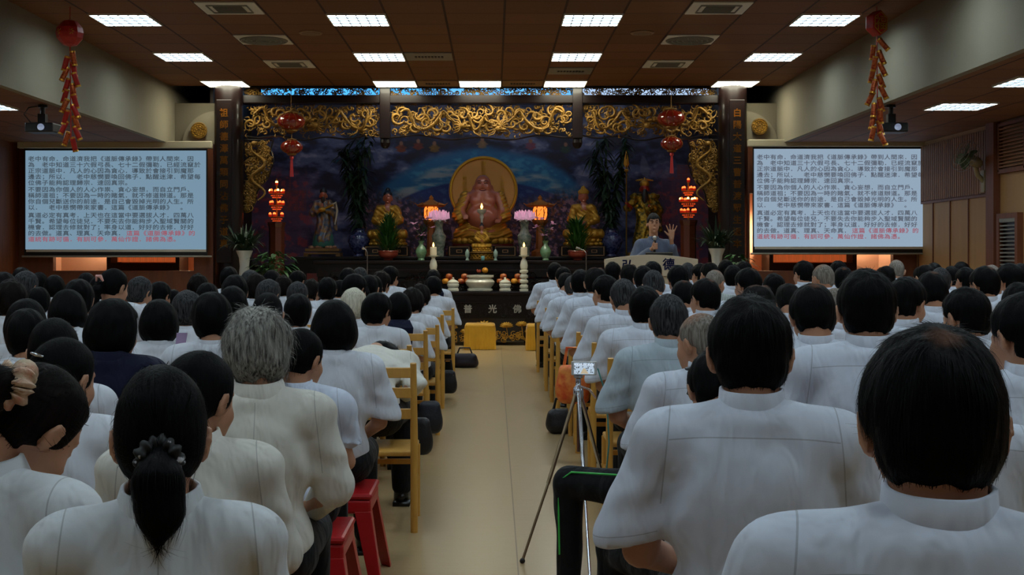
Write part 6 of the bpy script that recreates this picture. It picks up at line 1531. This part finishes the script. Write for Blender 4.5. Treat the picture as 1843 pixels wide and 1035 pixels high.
PEOPLE = '''
R 999 473 14.20 k w 0
R 1306 468 14.18 k w 0
R 1237 473 13.93 s w 0
R 1612 467 13.38 g w 0
R 1337 471 13.30 k w 0
R 1014 481 13.25 k w 0
R 1102 472 13.25 k w 0
R 1260 475 13.25 k w 2
R 1508 470 13.25 k w 0
R 1729 472 13.25 k w 0
R 1680 474 12.70 k w 0
R 1275 472 12.48 b w 2
R 1783 476 12.42 g w 0
R 1174 471 12.31 k w 0
R 1018 491 12.30 b w 1
R 1592 478 12.30 b w 2
R 1711 480 12.02 k w 0
R 1319 478 11.80 k w 0
R 1445 470 11.80 k w 2
R 1132 475 11.63 b w 0
R 1031 496 11.35 s w 0
R 1834 474 11.33 b w 0
R 1736 482 11.25 k w 2
R 1517 481 11.12 w w 0
R 1662 476 10.96 b w 2
R 1286 485 10.95 g t 3
R 1157 479 10.94 k w 0
R 1480 475 10.41 g w 2
R 1045 486 10.40 k w 0
R 1690 482 10.27 s w 0
R 1220 478 10.26 k w 0
R 1175 487 9.57 s w 0
R 1392 493 9.52 k w 0
R 1072 481 9.28 b w 0
R 1815 475 8.97 k w 2
R 1345 483 8.83 w w 2
R 1228 506 8.50 w w 0
R 1089 496 8.49 k w 2
R 1769 480 8.29 w w 2
R 1415 511 7.55 b w 1
R 1122 503 7.52 s w 0
R 1267 502 7.39 w w 2
R 1674 490 7.02 w w 0
R 1500 518 6.48 g w 1
R 1160 516 6.40 k w 0
R 1830 510 6.33 k w 0
R 1628 500 5.80 k w 3
R 1362 512 5.66 b w 0
R 1203 530 5.22 s v 0
R 1735 519 5.00 k w 2
R 1457 513 4.72 w w 0
R 1262 562 4.40 g w 2
R 1556 487 3.92 k w 0
R 1838 528 3.45 w w 2
R 1284 632 3.45 k w 1
R 1700 600 3.0 w w 0
R 1345 535 2.64 w w 0
R 1668 590 1.55 w w 1
L 648 482 14.16 S w 0
L 780 486 14.00 F m 0
L 537 488 13.72 F w 3
L 627 482 13.48 B w 0
L 703 480 13.25 F w 3
L 72 490 13.24 B w 0
L 490 486 13.04 B w 0
L 614 505 12.79 F w 3
L 413 481 12.36 F w 0
L 157 491 12.31 B w 0
L 40 482 12.30 F w 0
L 510 497 12.28 C w 0
L 687 489 12.27 C w 3
L 780 498 12.20 F w 0
L 313 521 12.06 B w 0
L 562 504 11.59 C w 3
L 672 497 11.59 F w 0
L 100 495 11.30 B w 0
L 358 494 11.30 C w 0
L 451 487 11.10 S w 0
L 590 500 10.91 F w 0
L 757 512 10.91 C w 0
L 461 493 10.42 C w 0
L 664 495 10.23 P w 0
L 183 496 9.95 B w 0
L 290 508 9.86 F w 3
L 536 508 9.74 S w 0
L 50 489 9.61 S w 3
L 639 494 9.55 F w 3
L 742 519 9.34 C w 0
L 374 510 9.30 F w 0
L 254 499 9.18 S w 3
L 486 504 9.05 S w 3
L 72 518 8.93 F w 0
L 718 526 8.66 B m 0
L 424 496 8.37 F w 0
L 206 484 8.30 P w 3
L 8 491 8.24 F w 0
L 638 519 7.98 W w 0
L 420 515 7.67 B w 0
L 22 505 7.36 C w 0
L 681 528 7.29 F w 3
L 537 530 7.26 F w 0
L 143 504 7.16 F w 0
L 338 524 6.98 S w 0
L 128 522 6.47 B w 1
L 484 527 6.35 U w 0
L 676 625 6.09 F c 4
L 289 539 6.02 B w 0
L 50 538 5.79 B w 0
L 384 528 5.33 F w 0
L 603 540 5.10 B w 0
L 52 558 5.02 F w 0
L 210 538 4.75 B n 3
L 545 592 4.35 P o 3
L 100 573 3.97 P w 0
L 465 556 3.49 G c 0
L 120 608 3.28 U w 3
L 365 632 2.85 U c 3
L 52 655 2.25 R j 4
L 300 657 1.95 Q j 0
'''
ROWS = {}
recs = []
for ln in PEOPLE.strip().split('\n'):
    sd_, px, py, Y, hr, st, po = ln.split(); px = float(px); py = float(py); Y = float(Y)
    recs.append(dict(side='right' if sd_ == 'R' else 'left', px=px, py=py, Y=Y, hair=hr, shirt=st, pose=po, X=(px - VX) * Y / F_PX, Z=EYE - (py - VY) * Y / F_PX))
ORD = ['', 'first', 'second', 'third', 'fourth', 'fifth', 'sixth', 'seventh', 'eighth', 'ninth', 'tenth', 'eleventh', 'twelfth', 'thirteenth', 'fourteenth', 'fifteenth']
for r in recs: r['row'] = int(round((14.2 - r['Y']) / .96)) + 1
for sdn in ('left', 'right'):
    for rw in set(r['row'] for r in recs):
        l = sorted([r for r in recs if r['side'] == sdn and r['row'] == rw], key=lambda r: abs(r['X']))
        for i, r in enumerate(l): r['ord'] = i + 1
def scrunchie(kind):
    def f(p, ho, A, hc):
        m = MB()
        if kind in 'QR':
            N_ = 72; rs = np.random.RandomState(3); c_ = (0, -.122, -.052) if kind == 'Q' else (.048, -.118, .0); r_ = .030 if kind == 'Q' else .036; t_ = .012 if kind == 'Q' else .019
            pts = [(c_[0] + r_ * math.cos(2 * PI * k / N_), c_[1] - .006 * math.sin(6 * PI * k / N_), c_[2] + r_ * .9 * math.sin(2 * PI * k / N_)) for k in range(N_ + 1)]
            if kind == 'Q':
                mm_ = mat('black_white_print', (12, 12, 15), .6, rgb2=(200, 204, 214), vs=42)
                for nd in mm_.node_tree.nodes:
                    if nd.type == 'VALTORGB': nd.color_ramp.elements[0].position = .36; nd.color_ramp.elements[1].position = .40
            rd = [t_ * (1 + .28 * math.sin(k * 1.25) + .12 * math.sin(k * .47)) for k in range(N_ + 1)]; rd[-1] = rd[0]
            m.tube(pts, rd, 14, False)
            m.build('scrunchie', MATS['black_white_print'] if kind == 'Q' else mat('cream_satin', (214, 198, 168), .35, rgb2=(190, 128, 98), vs=30, bump=.5, bs=60), ho, smooth=True, angle=180)
        elif kind == 'clip':
            m.tube([(-.03, -.125, .0), (-.015, -.14, .03), (.015, -.14, .03), (.03, -.125, .0)], [.006, .012, .012, .006], 8).build('hair_clip', mat('pink_clip', (220, 160, 150), .4), ho, smooth=True)
        elif kind == 'blueclip':
            m.tube([(-.03, -.125, -.03), (0, -.14, -.02), (.03, -.125, -.03)], [.005, .010, .005], 8).build('hair_clip', mat('blue_clip', (50, 80, 170), .3), ho, smooth=True)
        elif kind == 'silverclip':
            m.tube([(-.03, -.105, .045), (0, -.114, .04), (.025, -.11, .035)], [.003, .006, .003], 8).build('hair_clip', M_chrome, ho, smooth=True)
    return f
def cord(p, ho, A, hc):
    MB().tube([(.082 * math.cos(a), -.006 + .085 * math.sin(a), .955 + .020 * math.sin(a)) for a in np.linspace(0, 2 * PI, 25)], .0028, 6, False).build('neck_cord', M_black, p, smooth=True)
def strap(p, ho, A, hc):
    MB().tube([(.080 * math.cos(a), -.008 + .084 * math.sin(a), .985 - .012 * math.sin(a)) for a in np.linspace(PI + .2, 2 * PI - .2, 15)], .008, 6, False).build('dark_strap', M_black, p, smooth=True)
def piping(p, ho, A, hc):
    MB().tube([(-.160, .030, .566), (-.31, .186, .556), (-.462, .342, .542), (-.508, .38, .50), (-.508, .386, .35), (-.504, .39, .2)], .004, 6).build('green_piping', mat('green_trim', (60, 190, 80), .5), p, smooth=True)
def glasses(p, ho, A, hc):
    q = MB()
    for s_ in (-1, 1):
        q.tube([(s_ * .082, -.0, -.01), (s_ * .078, .07, -.008), (s_ * .06, .095, -.008)], .002, 5); q.tube([(s_ * .034 + .024 * math.cos(a), .102, -.014 + .017 * math.sin(a)) for a in np.linspace(0, 2 * PI, 15)], .0018, 5, False)
    q.build('glasses', M_black, ho)
SPECIAL = {
    (1668, 590): dict(pose='0', label='nearest man with thin-crowned black hair, white shirt, at the lower right', rz=-.18, strands=2600, shirt_seed=1),
    (1345, 535): dict(label='large man in white shirt behind the nearest one, both ears showing, whorl at crown', strands=2600, shirt_seed=2, hair='k'),
    (1700, 600): dict(label='man in white shirt mostly hidden by the nearest man\'s head', shirt_seed=3),
    (1284, 632): dict(label='bowed black-haired man in white shirt tucked left of the large man', extra=glasses, spread=.30),
    (1262, 562): dict(label='man with cropped grey hair and black strap at his white collar, right aisle seat', extra=[strap, piping], strands=1400, shirt_seed=3, spread=.46, rz=.08),
    (1203, 530): dict(label='man with greying hair in pale blue-grey shirt on the right aisle', strands=1600, shirt_seed=4),
    (1556, 487): dict(label='tall black-haired man in white shirt standing out above the near right rows', strands=1600, shirt_seed=1),
    (1838, 528): dict(label='man cut by the right edge of the picture, white shirt, head turned left', strands=1400, shirt_seed=2),
    (300, 657): dict(label='nearest woman, thick black ponytail in a black and white scrunchie, white jacket', rz=.23, wscale=.9, extra=scrunchie('Q'), strands=3200, shirt_seed=1),
    (52, 655): dict(label='woman bowing at the lower left, brown ponytail in a cream scrunchie, white jacket', extra=scrunchie('R'), strands=2600, shirt_seed=1, rz=-.2),
    (365, 632): dict(label='woman in cream jacket just beyond the nearest woman, black hair, head turned right', strands=2200, shirt_seed=2),
    (465, 556): dict(label='woman with wavy silver-grey hair and cream jacket near the left aisle', strands=3600, shirt_seed=3),
    (545, 592): dict(label='woman with low black ponytail in pale puff-sleeved blouse on a red stool', strands=1800, shirt_seed=1),
    (603, 540): dict(label='woman with smooth black bob and white short-sleeved blouse on the left aisle', strands=2000, shirt_seed=4),
    (676, 625): dict(label='woman hunched far forward in a cream jacket on the left aisle', lean=60, shirt_seed=5),
    (120, 608): dict(label='woman with black bun, silver clip and dark neck cord, white shirt, near left', extra=[cord, scrunchie('silverclip')], strands=2000, shirt_seed=2),
    (210, 538): dict(label='woman with black bob in a navy jacket among the near left rows', strands=1200, shirt_seed=2),
    (206, 484): dict(label='woman with black ponytail and pink clip before the left screen', extra=scrunchie('clip')),
    (100, 573): dict(label='woman with black ponytail and blue clip at the near left', extra=scrunchie('blueclip'), strands=1200),
    (638, 519): dict(label='white-haired woman in white shirt in the left block', strands=2000),
    (1736, 482): dict(label='man in glasses with head turned left, white shirt, far right block', extra=glasses),
}
chair0 = make_chair(); stool0 = make_stool(); used = {'c': False, 's': False}
for i, r in enumerate(sorted(recs, key=lambda r: r['Y'])):
    sp = SPECIAL.get((int(r['px']), int(r['py'])), {})
    hr = sp.get('hair', r['hair']); mcl = SD[r['shirt']][1]
    tail = '%s block, %s row from altar, %s from aisle' % (r['side'], ORD[r['row']], ORD[r['ord']])
    label = sp.get('label') or '%s in %s, %s' % (HD[hr], mcl, tail)
    pose = sp.get('pose', r['pose'])
    if pose == '0' and not sp: pose = '056'[(i * 7) % 3]
    if hr == 'G': pose = '6'
    ex = sp.get('extra')
    exf = (lambda fs: (lambda *a: [f(*a) for f in fs]))(ex) if isinstance(ex, list) else ex
    rz = sp.get('rz', -.65 * math.atan((r['px'] - VX) / F_PX) + (0.0 if r['Y'] < 3 else (((i * 37) % 11) - 5) * .014)) ; xs = abs(r['X'])
    A_, b_ = head_tf(*POSES[pose]); off = (A_ @ HCN + b_)[0]
    sex = 'm' if hr in 'kwsbg' else 'f'
    # the listed position is the head's; shift the seat so that the turned head lands on it
    yy = r['Y']; k_ = .95
    hy = (A_ @ HCN + b_)[1]; yy = r['Y'] - (hy if not sp.get('lean') else 0)
    make_person(r['X'] - off * k_, yy, r['Z'], hr, r['shirt'], pose, label, 'seated worshippers in the %s block' % r['side'], rz, sp.get('spread', 0), sp.get('lean', 0), sp.get('shirt_seed', i % 3), exf, sp.get('strands', 900 if r['Y'] > 5 else 1200), wscale=sp.get('wscale', 1.0))
    kind = 's' if yy < 5.6 else 'c'; src = stool0 if kind == 's' else chair0
    o = src if not used[kind] else dup(src); used[kind] = True
    o.location = (r['X'], yy + (.0 if kind == 's' else -.0), 0); o.rotation_euler = (0, 0, 0)
    o['category'] = 'stool' if kind == 's' else 'chair'; o['group'] = 'red plastic stools of the near rows' if kind == 's' else 'yellow wooden chairs of the hall'
    o['label'] = ('red plastic stool, ' if kind == 's' else 'yellow wooden ladder-back chair, ') + tail

# ---------------------------------------------------------------- the lecturer behind the lectern
def lecturer():
    Y = 16.25; x = at(1176, 0, Y)[0]; zt = at(0, 385, Y)[2]
    p = thing('person', 'lecturer in blue-grey robe behind the lectern, holding a microphone and raising an open hand', 'person', (x, Y, 0))
    s = SDF((-.45, -.42, .75), (.45, .25, 1.82), .0075)
    s.T = (rotm(0, 0, 0), np.array([0, 0, 0]))
    c = np.array([0, -.02, 1.66])
    s.ell(c, (.074, .092, .098), .01); s.ell(c + [0, -.04, -.07], (.058, .055, .066), .035)
    s.ell(c + [0, -.100, -.035], (.014, .02, .013), .008); s.cap(c + [0, -.09, .0], c + [0, -.106, -.033], .008, .011, .008)
    for q in (-1, 1):
        s.ell(c + [q * .031, -.093, -.006], (.016, .012, .008), .008, sub=True); s.cap(c + [q * .014, -.09, .014], c + [q * .046, -.078, .014], .007, .006, .008); s.ell(c + [q * .032, -.083, -.008], (.013, .009, .008), .003)
        s.ell(c + [q * .080, .0, -.024], (.010, .021, .034), .006, rot=rotm(12, -q * 14, -q * 22))
    s.ell(c + [0, -.098, -.078], (.022, .012, .006), .004); s.box(c + [0, -.108, -.0795], (.022, .01, .0016), .002, sub=True); s.ell(c + [0, -.08, -.118], (.022, .02, .018), .012)
    s.cap((0, .0, 1.42), (0, -.01, 1.58), .056, .054, .02); s.ell((0, .0, 1.30), (.12, .07, .12), .04)
    # right hand of the picture raised, palm to the hall; left of the picture holds the microphone
    s.cap((.17, 0, 1.38), (.25, -.05, 1.16), .04, .035, .02); s.cap((.25, -.05, 1.16), (.205, -.20, 1.45), .034, .024, .012)
    w = np.array((.205, -.20, 1.46)); 
    for k in (-1, 0, 1): s.cap(w + np.array((k * .016, 0, 0)), w + np.array((k * .026, -.004, .085)), .018, .015, .012)
    for k, (dx, L) in enumerate(((-.034, .070), (-.012, .082), (.012, .078), (.034, .060))): s.cap(w + np.array((dx, -.004, .088)), w + np.array((dx * 2.0, -.012, .088 + L)), .0105, .0085, .003)
    s.cap(w + np.array((-.03, -.004, .03)), w + np.array((-.062, -.01, .058)), .014, .012, .008); s.cap(w + np.array((-.062, -.01, .058)), w + np.array((-.088, -.014, .085)), .012, .009, .003)
    s.cap((-.17, 0, 1.38), (-.24, -.06, 1.14), .04, .035, .02); s.cap((-.24, -.06, 1.14), (-.04, -.27, 1.34), .034, .024, .012)
    h = np.array((-.02, -.285, 1.36)); s.ell(h, (.036, .03, .045), .012)
    for k in range(4): s.cap(h + np.array((.03, -.0, .034 - .020 * k)), h + np.array((.004, -.040, .030 - .020 * k)), .011, .0095, .004); s.cap(h + np.array((.004, -.040, .030 - .020 * k)), h + np.array((-.022, -.028, .028 - .020 * k)), .0095, .0085, .003)
    s.cap(h + np.array((-.02, -.01, .03)), h + np.array((-.012, -.034, .052)), .012, .0095, .004)
    s.T = None; V, Q = s.mesh(); add_obj('body', np_mesh('lecturer_skin', V, Q, M_skin), p)
    s = SDF((-.5, -.42, .02), (.5, .28, 1.52), .012)
    s.cap((0, 0, .15), (0, 0, 1.1), .24, .17, .05); s.ell((0, -.005, 1.25), (.20, .125, .20), .05); s.cap((-.15, 0, 1.375), (.15, 0, 1.375), .07, .07, .05)
    s.cap((.05, 0, 1.42), (.17, 0, 1.385), .04, .055, .03); s.cap((-.05, 0, 1.42), (-.17, 0, 1.385), .04, .055, .03)
    s.cap((.18, 0, 1.37), (.265, -.05, 1.15), .072, .09, .03); s.cap((.265, -.05, 1.15), (.225, -.16, 1.34), .085, .058, .02)
    s.cap((-.18, 0, 1.37), (-.255, -.06, 1.13), .072, .09, .03); s.cap((-.255, -.06, 1.13), (-.085, -.22, 1.29), .08, .055, .02)
    s.disp(lambda P: .006 * wob(P, 20, 4) + .004 * wob(P, 40, 8, (1, 1, .4))); s.ring((0, -.005, 1.465), .064, .1, .006, .026, .004)
    V, Q = s.mesh(); add_obj('robe', np_mesh('lecturer_robe', V, Q, cloth('blue_grey_robe_cloth', (92, 100, 120), seams=None)), p)
    V, Q = hair_mesh('k', 3); V = V.copy(); V[:, 1] *= -1; V[:, 0] *= -1; hm = np_mesh('lecturer_hair', V * 1.02, Q, hair_mat('greying_short_hair', (60, 60, 62), (20, 20, 22))); add_obj('hair', hm, p, loc=tuple(c + np.array([0, .004, .006])))
    m = MB()
    for q in (-1, 1): m.ball(tuple(c + np.array([q * .031, -.091, -.008])), (.011, .006, .004), 10, 6)
    m.build('eyes', mat('eye_dark', (22, 16, 14), .2), p, smooth=True)
    m = MB()
    for q in (-1, 1): m.tube([tuple(c + np.array([q * .014, -.098, .016])), tuple(c + np.array([q * .032, -.095, .021])), tuple(c + np.array([q * .050, -.082, .015]))], [.003, .004, .002], 6)
    m.build('eyebrows', H_black, p, smooth=True)
    MB().ball((0, -.12, .03), (.09, .2, .04)).build('shoes', M_shoe, p, smooth=True)
    p.scale = (1, 1, zt / 1.765)
    mc = thing('microphone', 'handheld microphone gripped by the lecturer', 'microphone', (x - .022, Y - .30, 1.365 * zt / 1.765))
    MB().tube([(0, .01, -.10), (0, 0, .07)], [.014, .017], 14).build('barrel', M_black, mc, smooth=True); MB().ball((0, -.004, .10), (.026, .026, .03), 16, 12).build('grille', mat('silver_mesh', (180, 180, 180), .3, metal=.8), mc, smooth=True)
lecturer()
